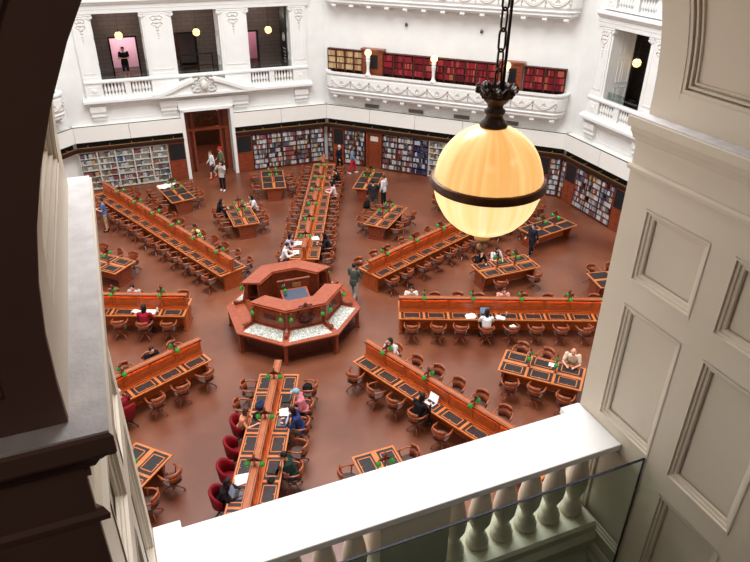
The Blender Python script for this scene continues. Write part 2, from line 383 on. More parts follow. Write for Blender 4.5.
# ------------------------------------------------------------ small tables
def make_table(framed):
    def f():
        t=empty('small_reading_table'); tag(t,None,'table')
        L=1.325
        m=MB(); m.box(-L,L,-.62,.62,.735,.776); m.build('tabletop',WOODL,t)
        m=MB(); m.box(-L+.12,L-.12,-.05,.05,.05,.735); m.build('spine_panel',WOOD,t)
        for s in (-1,1):
            m=MB()
            m.prism([(-.34,.1),(.34,.1),(.42,.58),(.56,.735),(-.56,.735),(-.42,.58)],s*(L-.16)-.05,s*(L-.16)+.05,ax='x'); m.box(s*(L-.16)-.08,s*(L-.16)+.08,-.4,.4,0,.1)
            m.box(s*(L-.16)-.065,s*(L-.16)+.065,-.22,.22,.18,.6); m.build('end_panel',WOODC,t)
        lm=MB(); lm.box(-.39,.39,.075,.565,.774,.782); lme=lm.mesh('leather_inset',LEATH)
        fm=MB(); z0,z1=.776,.792
        fm.box(-.29,-.262,.13,.52,z0,z1); fm.box(.262,.29,.13,.52,z0,z1); fm.box(-.29,.29,.13,.156,z0,z1); fm.box(-.29,.29,.5,.526,z0,z1); fm.box(-.012,.012,.47,.51,z0,z1+.004)
        fme=fm.mesh('reading_frame',WOODL)
        for k in (-1,0,1):
            for sd in (0,1):
                for me in ((lme,fme) if framed else (lme,)):
                    o=bpy.data.objects.new(me.name,me); COL.objects.link(o); o.parent=t; o.location=(k*.865,0,0); o.rotation_euler=(0,0,PI*sd)
        return t
    return f
ST1=Proto(make_table(True)); ST2=Proto(make_table(False))
TN={('AB',0):'small table facing the doorway',('AB',1):'small table by the left bookshelves',('AB',-1):'small table by the bookshelves right of the doorway',
 ('BC',0):'small table left of the globe',('BC',1):'small table in front of the balcony bookshelves',('BC',-1):'small table hidden behind the globe',
 ('CD',0):'small table below the hanging globe',('CD',1):'small table near the right wall bookshelves',('CD',-1):'small table against the right pier',
 ('DE',0):'small table where the bald man sits',('EF',0):'small table cut off by the balustrade',('FG',0):'small table low at the left',('HA',0):'small table at the left edge'}
TAZ=dict(AB=112.5,BC=67.5,CD=22.5,DE=-22.5,EF=-67.5,FG=-112.5,HA=157.5)
TP={}
for (sc,o_),nm in TN.items():
    az=TAZ[sc]+(11.2*o_); r=9.2 if o_==0 else 13.4
    x,y=pol(az,r,0); TP[(sc,o_)]=(az,r)
    (ST1 if o_==0 else ST2).put((x,y,0),rad(az),'wooden '+nm+' with dark leather insets','small radial reading tables')
    for j,dr in enumerate((-.43,.43)):
        lx,ly=pol(az,r+dr,0)
        if in_view(lx,ly,1.3): LP2.put((lx,ly,.776),rad(az),'green-shaded lamp, %s the counter, on %s'%('nearer' if j==0 else 'farther from',nm.replace('small table','table')),'green-shaded lamps on the small tables')
# ------------------------------------------------------------ people
def remeshed(mb,name,mats,parent,vox=.014,smooth=6):
    me=mb.mesh(name,mats); o=bpy.data.objects.new(name,me); COL.objects.link(o)
    r=o.modifiers.new('r','REMESH'); r.mode='VOXEL'; r.voxel_size=vox; r.use_smooth_shade=True
    s=o.modifiers.new('s','SMOOTH'); s.iterations=smooth; s.factor=.5
    d=o.modifiers.new('d','DECIMATE'); d.ratio=.45
    dg=bpy.context.evaluated_depsgraph_get(); n=bpy.data.meshes.new_from_object(o.evaluated_get(dg)); n.name=name
    o.modifiers.clear(); o.data=n; o.parent=parent
    if not n.materials: n.materials.append(mats)
    n.shade_smooth(); return o
def vadd(a,b): return (a[0]+b[0],a[1]+b[1],a[2]+b[2])
def person(label,loc,rz,pose='sit',h=1.7,skin=SKIN1,hair=HAIRK,hairlen=0,top=(230,230,230),sleeve='short',bottom=(40,42,56),shorts=False,shoes=SHOEK,capc=None,look=(0,0),arms=None,bald=False,skirt=False,group=None):
    t=empty('person'); tag(t,label,'person',group); k=h/1.7
    S=[-1,1]
    if pose=='sit':
        hip=(0,0,.54); lean=.12; ch=(0,lean,.92); nk=(0,lean+.05,1.08); hd=(0,lean+.12,1.23)
        knee=[(s*.11,.42,.54) for s in S]; ank=[(s*.12,.40,.10) for s in S]; toe=[(s*.13,.56,.05) for s in S]; hj=[(s*.1,.02,.54) for s in S]
        sh=[(s*.185,lean,1.02) for s in S]; el=[(s*.26,lean+.14,.79) for s in S]; wr=[(s*.12,lean+.37,.82) for s in S]
    else:
        st=.17 if pose=='walk' else .02
        hip=(0,0,.92); ch=(0,.01,1.25); nk=(0,.0,1.44); hd=(0,.03,1.585)
        hj=[(s*.09,0,.9) for s in S]; knee=[(-.1,st*.9,.5),(.1,-st*.3,.5)]; ank=[(-.1,st,.09),(.1,-st*1.5,.12 if pose=='walk' else .09)]
        toe=[(a[0],a[1]+.15,.04) for a in ank]
        sh=[(s*.19,0,1.40) for s in S]; el=[(s*.27,-.03,1.13) for s in S]; wr=[(s*.28,.06,.90) for s in S]
        if pose=='walk': wr=[(-.27,-.06,.92),(.27,.16,.95)]
    if arms=='read': el=[(s*.25,.08,1.14) for s in S]; wr=[(s*.08,.28,1.18) for s in S]
    if arms=='photo': el=[(s*.26,.16,1.28) for s in S]; wr=[(s*.07,.24,1.50) for s in S]
    if arms=='point': wr[1]=(.3,.42,1.2); el[1]=(.28,.2,1.2)
    if arms=='lap': wr=[(s*.08,.34,.70) for s in S]; el=[(s*.25,.1,.78) for s in S]
    if arms=='chin': el[1]=(.2,.3,.84); wr[1]=(.06,lean+.2,1.08)
    if arms=='back': wr=[(s*.1,-.16,.95) for s in S]; el=[(s*.27,-.08,1.12) for s in S]
    def torso(m,e=0):
        dy=(ch[1]-hip[1]); dz=ch[2]-hip[2]
        m.loft([((0,hip[1],hip[2]-.10),.13+e,.10+e),((0,hip[1],hip[2]),.168+e,.118+e),((0,hip[1]+dy*.35,hip[2]+dz*.4),.142+e,.10+e),((0,hip[1]+dy*.8,hip[2]+dz*.8),.165+e,.112+e),((0,ch[1],ch[2]+.07),.175+e,.105+e),((0,nk[1]-.01,nk[2]-.04),.11+e,.07+e),((0,nk[1],nk[2]-.01),.055+e,.05+e)])
        for i in (0,1): m.ball(sh[i],.062+e,n=8)
    m=MB(); torso(m); m.cap(nk,(hd[0],hd[1]-.03,hd[2]-.06),.052,.05)
    m.ball(hd,.076,.092,.112,n=14); m.ball(vadd(hd,(0,.03,-.06)),.052,.055,.05,n=10)
    m.ball(vadd(hd,(0,.097,-.01)),.014,.02,.024,n=8)
    for i,s in enumerate(S):
        m.ball(vadd(hd,(s*.078,-.005,0)),.012,.022,.032,n=8)
        m.cap(sh[i],el[i],.05,.04); m.cap(el[i],wr[i],.04,.026)
        m.cap(hj[i],knee[i],.085,.056); m.cap(knee[i],ank[i],.056,.036); m.cap(ank[i],toe[i],.036,.03)
        w=Vector(wr[i]); d=(w-Vector(el[i])).normalized(); sd=d.cross(Vector((0,0,1))); sd=sd.normalized() if sd.length>.1 else Vector((1,0,0)); dn=sd.cross(d)
        pc=w+d*.05; m.cap(w,pc,.026,.032)
        for q,(off,ln) in enumerate(((-.027,.065),(-.009,.078),(.009,.074),(.027,.058))):
            b0=pc+sd*off; b1=b0+d*ln*.6-Vector((0,0,.004)); b2=b1+d*ln*.4-Vector((0,0,.018)); m.tube([pc+sd*off*.6,b0+d*.02,b1,b2],[.011,.0105,.0095,.008],6)
        th=w+d*.02-sd*s*.02; m.tube([th,th-sd*s*.03+d*.02,th-sd*s*.038+d*.055],[.013,.012,.009],6)
    remeshed(m,'body',skin,t,.012,3)
    m=MB()
    for s in S: m.ball(vadd(hd,(s*.03,.083,.015)),.011,n=6)
    m.build('eyes',EYE,t,True)
    m=MB(); m.ball(vadd(hd,(0,.083,-.052)),.022,.008,.007,n=8); m.build('mouth',LIP,t,True)
    # clothes
    m=MB(); torso(m,.016)
    for i in (0,1):
        if sleeve=='long': m.cap(sh[i],el[i],.066,.056); m.cap(el[i],tuple(Vector(el[i]).lerp(Vector(wr[i]),.9)),.056,.04)
        elif sleeve=='short': m.cap(sh[i],tuple(Vector(sh[i]).lerp(Vector(el[i]),.62)),.068,.062)
    m.loft([((0,hip[1],hip[2]-.02 if pose=='sit' else hip[2]-.12),.19,.145),((0,hip[1],hip[2]+.12),.175,.13)])
    remeshed(m,'shirt',cloth(*top),t,.016,3)
    m=MB()
    m.loft([((0,hip[1],hip[2]-.12),.15,.125),((0,hip[1],hip[2]+.06),.178,.13)])
    for i in (0,1):
        m.cap(hj[i],knee[i],.102,.074)
        e=Vector(knee[i]).lerp(Vector(ank[i]),.0 if shorts else .92); 
        if not shorts: m.cap(knee[i],tuple(e),.074,.056)
    remeshed(m,'trousers',cloth(*bottom),t,.016,3)
    for i in (0,1):
        m=MB(); a=ank[i]; m.ball((a[0],a[1],a[2]-.03),.05,.06,.05,n=10); m.ball((toe[i][0],toe[i][1]-.03,toe[i][2]+.005),.048,.085,.042,n=10); m.tube([(a[0],a[1],a[2]-.04),(toe[i][0],toe[i][1],toe[i][2])],.042,8)
        m.build('shoe',shoes,t,True)
    if not bald:
        m=MB(); m.ball(vadd(hd,(0,-.018,.03)),.089,.098,.105,n=14)
        if hairlen: 
            m.cap(vadd(hd,(0,-.06,0)),vadd(hd,(0,-.085,-.08-hairlen*.2)),.075,.07); m.cap(vadd(hd,(0,-.085,-.08-hairlen*.2)),vadd(hd,(0,-.10,-.14-hairlen*.35)),.07,.045)
            for s in S: m.cap(vadd(hd,(s*.07,-.02,0)),vadd(hd,(s*.075,-.03,-.12)),.03,.028)
        remeshed(m,'hair',hair,t,.014,3)
    if capc:
        m=MB(); m.ball(vadd(hd,(0,-.012,.045)),.1,.112,.098,n=16); m.ball(vadd(hd,(0,.11,.04)),.065,.07,.012,n=12); remeshed(m,'cap',cloth(*capc),t,.012,2)
    t.location=loc; t.rotation_euler=(0,0,rz); t.scale=(k,k,k)
    return t
# seats taken by someone: (desk, side, index) -> person settings
T=True
SEATED={
('A',-1,4):dict(label='person in pale yellow shirt seated behind the upper-left long desk',top=(226,222,160),hair=HAIRK,skin=SKIN2),
('H',-1,2):dict(label='person in grey top seated behind the left-edge desk',top=(190,190,196),hair=HAIRK,skin=SKIN1),
('H',1,1):dict(label='woman-length dark haired person in red top at the left-edge desk',top=(150,24,44),hair=HAIRK,hairlen=.6,sleeve='long'),
('G',-1,1):dict(label='person in black seated behind the lower-left long desk',top=(34,32,36),sleeve='long'),
('G',1,3):dict(label='grey-haired person in maroon top by the left pier',top=(128,28,38),hair=HAIRG,sleeve='long',red=T),
('F',-1,2):dict(label='person in sleeveless peach top leaning on the front long desk',top=(222,150,120),sleeve='none',hair=HAIRB,hairlen=.1,red=T),
('F',-1,5):dict(label='person in black long-sleeved top typing on a laptop above the balustrade',top=(26,24,28),sleeve='long',hair=HAIRK,skin=SKIN3,hairlen=.2,red=T),
('F',1,1):dict(label='person in pink checked shirt and light blue cap at the front desk',top=(214,128,140),sleeve='long',capc=(140,180,196),arms='lap'),
('F',1,2):dict(label='dark-haired person in blue and grey jacket at the front desk',top=(44,58,110),sleeve='long',hairlen=.3,bottom=(120,130,140)),
('F',1,4):dict(label='person in dark green tee and jeans reading with legs out at front desk',top=(30,54,48),sleeve='short',bottom=(36,66,110),skin=SKIN2,arms='lap'),
('E',1,0):dict(label='dark-haired person in white top behind the lower-right desk near the counter',top=(232,230,228),hairlen=.2),
('E',-1,3):dict(label='person in black hooded top using a white laptop at lower-right desk',top=(24,22,26),sleeve='long',hairlen=.2),
('D',-1,3):dict(label='dark-haired person in white tee at a laptop, right-hand long desk',top=(236,234,236),hairlen=.4),
('D',1,0):dict(label='person in white seen over the divider at the counter end of right-hand desk',top=(236,232,226),hair=HAIRK),
('D',1,4):dict(label='person in pink seen over the divider midway along right-hand desk',top=(230,180,172),hair=HAIRB),
('B',1,0):dict(label='person in white shirt at the counter end of the straight-back desk',top=(238,236,238),sleeve='long',hair=HAIRK),
('B',1,1):dict(label='dark-haired person in lavender top, second along the straight-back desk',top=(188,184,204),sleeve='long',hairlen=.3),
('B',-1,1):dict(label='person in black leaning over papers, right of the straight-back desk',top=(36,34,40),sleeve='long',hairlen=.4),
('B',-1,8):dict(label='person in pale pink top far along right of the straight-back desk',top=(232,206,206),sleeve='long',hairlen=.2),
('B',-1,10):dict(label='person in black near the back wall, right of the straight-back desk',top=(34,32,34),sleeve='long'),
}
EMPTYSKIP={('F',-1,0):0}
for k in AZ:
    for sd in (1,-1):
        for i in range(NC):
            r=4.4+PIT*i; key=(k,sd,i); off=.92+random.uniform(-.05,.09)
            x,y=pol(AZ[k],r+random.uniform(-.06,.06),sd*off)
            if not in_view(x,y,.5,6): continue
            cx,cy=pol(AZ[k],r,0); sw=sideword(cx,cy,x,y)
            facing=rad(AZ[k])+(PI if sd>0 else 0)           # local +y looks at the desk
            red=(k=='F' and sd==-1 and i in (2,3,4,5,6)) or (k=='G' and sd==1 and i==3)
            jit=random.uniform(-.32,.32) if key not in SEATED else 0
            if red: x,y=pol(AZ[k],r,sd*.84)
            chair(x,y,facing+jit,('%s %s chair from the counter, %s side of the %s'%('red tub' if red else 'wooden swivel',ORD[i],sw,DN[k])).replace('red tub','red upholstered tub chair,').replace('wooden swivel','wooden swivel chair,').replace(' chair from the counter',' from the counter'),'red tub chairs' if red else 'swivel chairs at the long desks',red)
            if key in SEATED:
                d=dict(SEATED[key]); d.pop('red',0); d['label']=d['label'].replace('woman-length dark haired','long dark-haired')
                person(loc=(x,y,-.02),rz=facing,pose='sit',group='readers seated at the long desks',**d)
TSEAT={('AB',0,1,1):dict(label='person in black seated left of the table facing the doorway',top=(28,28,34),sleeve='long',hairlen=.4),
('AB',0,-1,1):dict(label='long-haired person in white top right of table facing the doorway',top=(232,232,236),hairlen=.5,bottom=(30,30,34)),
('CD',0,1,-1):dict(label='person in black behind the table below the globe, left of two',top=(30,26,30),sleeve='long',hairlen=.6,arms='chin'),
('CD',0,1,0):dict(label='long-haired person in white top behind the table below the globe',top=(226,228,238),hairlen=.6),
('DE',0,1,1):dict(label='bald man in cream polo shirt seated at table by right pier',top=(230,212,188),bald=True,h=1.8),
('HA',0,1,0):dict(label='person in navy at the left-edge small table with a white sheet',top=(28,34,56),sleeve='long'),
}
for (sc,o_),(az,r) in TP.items():
    nm=TN[(sc,o_)]
    for sd in (1,-1):
        for j in (-1,0,1):
            if o_!=0 and random.random()<.3 and (sc,o_)!=('AB',1): continue
            if (sc,o_) in (('BC',1),): continue
            if (sc,o_)==('CD',1) and sd==-1 and j!=0: continue
            if (sc,o_)==('CD',0) and sd==-1 and j==0: continue
            if (sc,o_)==('HA',0) and sd==1 and j==-1: continue
            x,y=pol(az,r+j*.86+random.uniform(-.05,.05),sd*(.9+random.uniform(-.03,.1)))
            if not in_view(x,y,.5,8): continue
            cx,cy=pol(az,r+j*.86,0); sw=sideword(cx,cy,x,y); fc=rad(az)+(PI if sd>0 else 0)
            key=(sc,o_,sd,j); jit=random.uniform(-.4,.4) if key not in TSEAT else 0
            chair(x,y,fc+jit,'wooden swivel chair, %s place, %s side, %s'%({-1:'counter-end',0:'middle',1:'wall-end'}[j],sw,nm),'swivel chairs at the small tables')
            if key in TSEAT: person(loc=(x,y,-.02),rz=fc,pose='sit',group='readers seated at the small tables',**TSEAT[key])
def st(label,x,y,deg,**k): return person(label,(x,y,0),rad(deg-90),**k)
st('man in blue shirt and khaki shorts standing beside the upper-left desk',-9.96,8.02,200,pose='stand',top=(86,112,160),bottom=(190,160,120),shorts=True,shoes=SHOEK,arms='read',hair=HAIRK)
st('person in white jumper and dark shorts walking by the doorway',-6.42,15.2,215,pose='walk',top=(236,236,236),sleeve='long',bottom=(64,56,60),shorts=True,shoes=SHOER,hair=HAIRB,h=1.65)
st('person in red cap and grey-green jacket walking behind the white jumper',-6.0,15.75,215,pose='walk',top=(120,120,96),sleeve='long',bottom=(56,60,56),capc=(200,44,34))
st('person in grey top and black trousers holding a phone up, taking a photo',-5.46,13.33,262,pose='stand',top=(196,190,182),sleeve='long',bottom=(24,24,28),shoes=SHOEW,arms='photo',hairlen=.4)
st('man in dark clothes walking between two tables under the globe',10.1,5.95,215,pose='walk',top=(36,38,52),sleeve='long',bottom=(28,30,40),h=1.58)
st('man in dark jacket and grey trousers leaning over a table',2.87,10.63,95,pose='stand',top=(44,44,52),sleeve='long',bottom=(84,88,86),arms='point',h=1.75)
st('person in white shirt and dark trousers standing with man in dark jacket',3.42,11.5,150,pose='stand',top=(226,224,226),sleeve='long',bottom=(34,34,38),hair=HAIRB)
st('white-haired person in black suit walking by the balcony bookshelves',.83,16.3,330,pose='walk',top=(30,30,38),sleeve='long',bottom=(28,28,34),hair=HAIRG)
st('person in blue top and bright red trousers walking by the bookshelves',1.6,16.2,5,pose='walk',top=(122,152,180),sleeve='long',bottom=(206,30,56),hair=HAIRB,hairlen=.3,h=1.68,shoes=SHOEW)
st('man in green-grey jacket and pale trousers standing by the central counter',2.2,1.72,60,pose='walk',top=(82,92,84),sleeve='long',bottom=(176,172,170),arms='read',h=1.78)
# ------------------------------------------------------------ central counter
ct=empty('central_counter'); tag(ct,'octagonal cedar central counter with glazed display ring and green lamps','counter')
def vx(az,r): return (r*cos(rad(az)),r*sin(rad(az)))
def seg(m,a1,a2,ra,rb,z0,z1,mi=0): m.prism([vx(a1,ra),vx(a1,rb),vx(a2,rb),vx(a2,ra)],z0,z1,mi); return m
def segslope(m,a1,a2,ra,rb,za,zb,th):
    P=[vx(a1,ra),vx(a1,rb),vx(a2,rb),vx(a2,ra)]; Z=[za,zb,zb,za]
    m.add([(p[0],p[1],z-th) for p,z in zip(P,Z)]+[(p[0],p[1],z) for p,z in zip(P,Z)],[(0,3,2,1),(4,5,6,7),(0,1,5,4),(1,2,6,5),(2,3,7,6),(3,0,4,7)]); return m
VX=[-135,-90,-45,0,45,90,135,180]
SEGS=[(VX[i],VX[(i+1)%8] if i<7 else 225) for i in range(8)]
def lerpseg(a1,a2,t,r):
    p=vx(a1,r);q=vx(a2,r); return (p[0]*(1-t)+q[0]*t,p[1]*(1-t)+q[1]*t)
for a1,a2 in SEGS:
    gate=(a1,a2) in ((0,45),(180,225))
    mid=(a1+a2)/2
    if not gate:
        m=MB(); seg(m,a1,a2,1.20,1.86,1.80,1.86); seg(m,a1,a2,1.16,1.90,1.785,1.80); m.build('counter_top',WOODCT,ct)
        m=MB(); seg(m,a1,a2,1.66,1.76,.8,1.79); seg(m,a1,a2,1.62,1.80,1.70,1.785); seg(m,a1,a2,1.62,1.80,.92,1.02); m.build('front_panel',WOODC,ct)
        m=MB()
        for t0,t1,z0,z1 in ((.08,.92,1.10,1.13),(.08,.92,1.60,1.63),(.08,.11,1.1,1.63),(.89,.92,1.1,1.63)):
            p,q=lerpseg(a1,a2,t0,1.76),lerpseg(a1,a2,t1,1.76); p2,q2=lerpseg(a1,a2,t0,1.785),lerpseg(a1,a2,t1,1.785)
            m.prism([p,p2,q2,q],z0,z1)
        m.build('panel_moulding',WOODCT,ct)
        m=MB(); p,q=lerpseg(a1,a2,.33,1.76),lerpseg(a1,a2,.67,1.76); p2,q2=lerpseg(a1,a2,.33,1.775),lerpseg(a1,a2,.67,1.775); m.prism([p,p2,q2,q],1.28,1.46); m.build('grille',WOODD,ct)
        m=MB(); seg(m,a1,a2,1.22,1.28,.1,1.79); m.build('inner_panel',WOODC,ct)
        m=MB(); seg(m,a1,a2,1.28,1.66,.75,.8); seg(m,a1,a2,1.28,1.66,1.2,1.23); m.build('inner_shelf',WOODD,ct)
    else:
        m=MB(); seg(m,a1,a2,1.64,1.74,.1,1.15); seg(m,a1,a2,1.6,1.78,1.12,1.17); m.build('gate',WOODC,ct)
    m=MB(); segslope(m,a1,a2,1.74,2.50,1.02,.85,.05); m.build('display_frame',WOODL if False else WOODCT,ct)
    if not gate:
        m=MB(); P=[lerpseg(a1,a2,.10,1.86),lerpseg(a1,a2,.07,2.36),lerpseg(a1,a2,.93,2.36),lerpseg(a1,a2,.90,1.86)]
        zz=lambda r:1.02-(r-1.74)/.76*.17+.006
        Z=[zz(1.86),zz(2.36),zz(2.36),zz(1.86)]
        m.add([(p[0],p[1],z-.004) for p,z in zip(P,Z)]+[(p[0],p[1],z) for p,z in zip(P,Z)],[(0,3,2,1),(4,5,6,7),(0,1,5,4),(1,2,6,5),(2,3,7,6),(3,0,4,7)])
        m.build('display_page',PAPERT,ct)
    m=MB(); seg(m,a1,a2,1.95,2.05,.02,.80); seg(m,a1,a2,2.36,2.46,.70,.82); seg(m,a1,a2,1.9,2.30,0,.07); m.build('base_panel',WOODD,ct)
for a in VX:
    e=MB(); 
    m=MB(); m.box(2.30,2.44,-.06,.06,0,.84); m.box(2.27,2.47,-.085,.085,0,.10); m.box(2.28,2.46,-.075,.075,.74,.84)
    o=m.build('corner_post',WOODC,ct); o.rotation_euler=(0,0,rad(a))
    m=MB(); m.prism([(1.74,1.0),(2.15,.93),(2.22,1.02),(2.14,1.10),(2.0,1.06),(1.86,1.12),(1.80,1.4),(1.74,1.6)],-.045,.045,ax='y'); m.tube([(2.14,-.06,1.03),(2.14,.06,1.03)],.07,10); o=m.build('scroll_bracket',WOODC,ct); o.rotation_euler=(0,0,rad(a))
    for s in (-1,1):
        # which neighbouring segment carries this lamp
        nb=(a,a+45) if s>0 else (a-45,a); gk=[(g[0]%360,g[1]%360) for g in ((0,45),(180,225))]
        if (nb[0]%360,nb[1]%360) in gk: continue
        c=lerpseg(nb[0],nb[1],.13 if s>0 else .87,1.98); i_=lerpseg(nb[0],nb[1],.13 if s>0 else .87,1.80)
        m=MB(); m.tube([(i_[0],i_[1],1.70),((i_[0]+c[0])/2,(i_[1]+c[1])/2,1.76),(c[0],c[1],1.70),(c[0],c[1],1.60)],.014,6); br_=m.build('lamp_bracket',BRONZB,ct,True)
        m=MB(); m.lathe([(.012,.09),(.026,.075),(.052,.052),(.074,.01),(.078,-.028),(.062,-.056),(.026,-.07)],12,(c[0],c[1],1.52)); o=m.build('lamp_shade',GREEN,br_,True)
# crest on the front face
cx,cy=lerpseg(-90,-45,.5,1.80)
m=MB(); m.ball((0,.02,1.42),.17,.05,.2,n=14); m.ball((0,.05,1.42),.09,.05,.12,n=10)
for s in (-1,1):
    m.tube([(s*.05,.02,1.14),(s*.16,.03,1.18),(s*.24,.03,1.30),(s*.17,.03,1.36)],[.04,.04,.035,.02],8)
    m.tube([(s*.08,.02,1.86),(s*.2,.03,1.78),(s*.27,.03,1.64),(s*.2,.03,1.56)],[.045,.04,.035,.02],8)
    m.tube([(s*.2,.02,1.5),(s*.3,.03,1.45),(s*.28,.03,1.36)],[.03,.03,.02],8); m.ball((s*.17,.04,1.42),.05,n=8)
m.ball((0,.02,1.92),.07,.06,.09,n=10); m.box(-.24,.24,-.02,.03,1.78,1.9); m.ball((0,.03,1.15),.08,.04,.06,n=8)
o=m.build('carved_crest',WOODD,ct,True); o.location=(cx,cy,0); o.rotation_euler=(0,0,rad(-67.5-90))
# platform and inner desk
m=MB(); m.prism([vx(a,1.22) for a in range(0,360,45)],0,.14); m.build('platform',WOODD,ct)
ds=empty('enquiry_desk',(.12,-.05,.14),rad(20)); tag(ds,'small sloping desk with dark top inside the central counter','desk')
m=MB(); m.box(-.45,.45,-.3,.3,0,1.1); m.box(-.5,.5,-.35,.35,1.0,1.06); m.build('body',WOODC,ds)
m=MB(); m.add([(-.5,-.36,1.12),(.5,-.36,1.12),(.5,.34,1.32),(-.5,.34,1.32),(-.5,-.36,1.16),(.5,-.36,1.16),(.5,.34,1.36),(-.5,.34,1.36)],[(0,3,2,1),(4,5,6,7),(0,1,5,4),(1,2,6,5),(2,3,7,6),(3,0,4,7)]); m.build('sloping_top',WOODCT,ds)
m=MB(); m.add([(-.43,-.3,1.185),(.43,-.3,1.185),(.43,.28,1.35),(-.43,.28,1.35),(-.43,-.3,1.177),(.43,-.3,1.177),(.43,.28,1.34),(-.43,.28,1.34)],[(3,2,1,0),(4,5,6,7),(0,1,5,4),(1,2,6,5),(2,3,7,6),(3,0,4,7)]); m.build('writing_surface',mat('slate_surface',rgb(66,74,92),.3,.5),ds)
m=MB(); m.box(-.55,.62,.40,.46,0,1.66); m.box(-.58,.65,.38,.48,1.64,1.69); m.build('screen_panel',WOODC,ds)
m=MB(); m.box(-.02,.30,.37,.40,1.38,1.55); m.build('plaque',BRASS,ds)
tag(LP2.put((-.30,.05,1.2),rad(20),'green-shaded lamp standing inside the central counter'),None,'lamp')
# ------------------------------------------------------------ walls
def wallboxes(m,s0,s1,z0,z1,d0,d1,holes):
    xs=sorted({s0,s1}|{h[0] for h in holes}|{h[1] for h in holes}); 
    for a,b in zip(xs,xs[1:]):
        zc=[z0]; hs=sorted([h for h in holes if h[0]<=a+1e-6 and h[1]>=b-1e-6],key=lambda h:h[2])
        z=z0
        for h in hs:
            if h[2]>z: m.box(a,b,d0,d1,z,h[2])
            z=h[3]
        if z<z1: m.box(a,b,d0,d1,z,z1)
    return m
W=17.25; WINS=[(-5.1,-2.7),(-1.2,1.2),(2.72,5.1)]; WZ={-5.1:5.05,-1.2:5.66,2.72:5.05}
def faceroot(name,az,holes,mats=WHITE):
    m=MB(); wallboxes(m,-7.2,7.2,0,15.5,W,W+.4,holes); o=m.build(name,mats); o.rotation_euler=(0,0,rad(az-90)); return struct(o)
BALM=None
def baluster_mesh(h,r,n=10):
    m=MB(); p=[(r*1.0,0),(r*1.0,.07*h),(r*.72,.09*h),(r*.8,.13*h),(r*.5,.17*h),(r*.55,.22*h),(r*.95,.34*h),(r*1.02,.44*h),(r*.85,.58*h),(r*.5,.76*h),(r*.42,.84*h),(r*.62,.87*h),(r*.45,.9*h),(r*.75,.93*h),(r*.8,1*h)]
    m.lathe(p,n); return m
bm_far=baluster_mesh(.64,.075,8).mesh('baluster',WHITE)
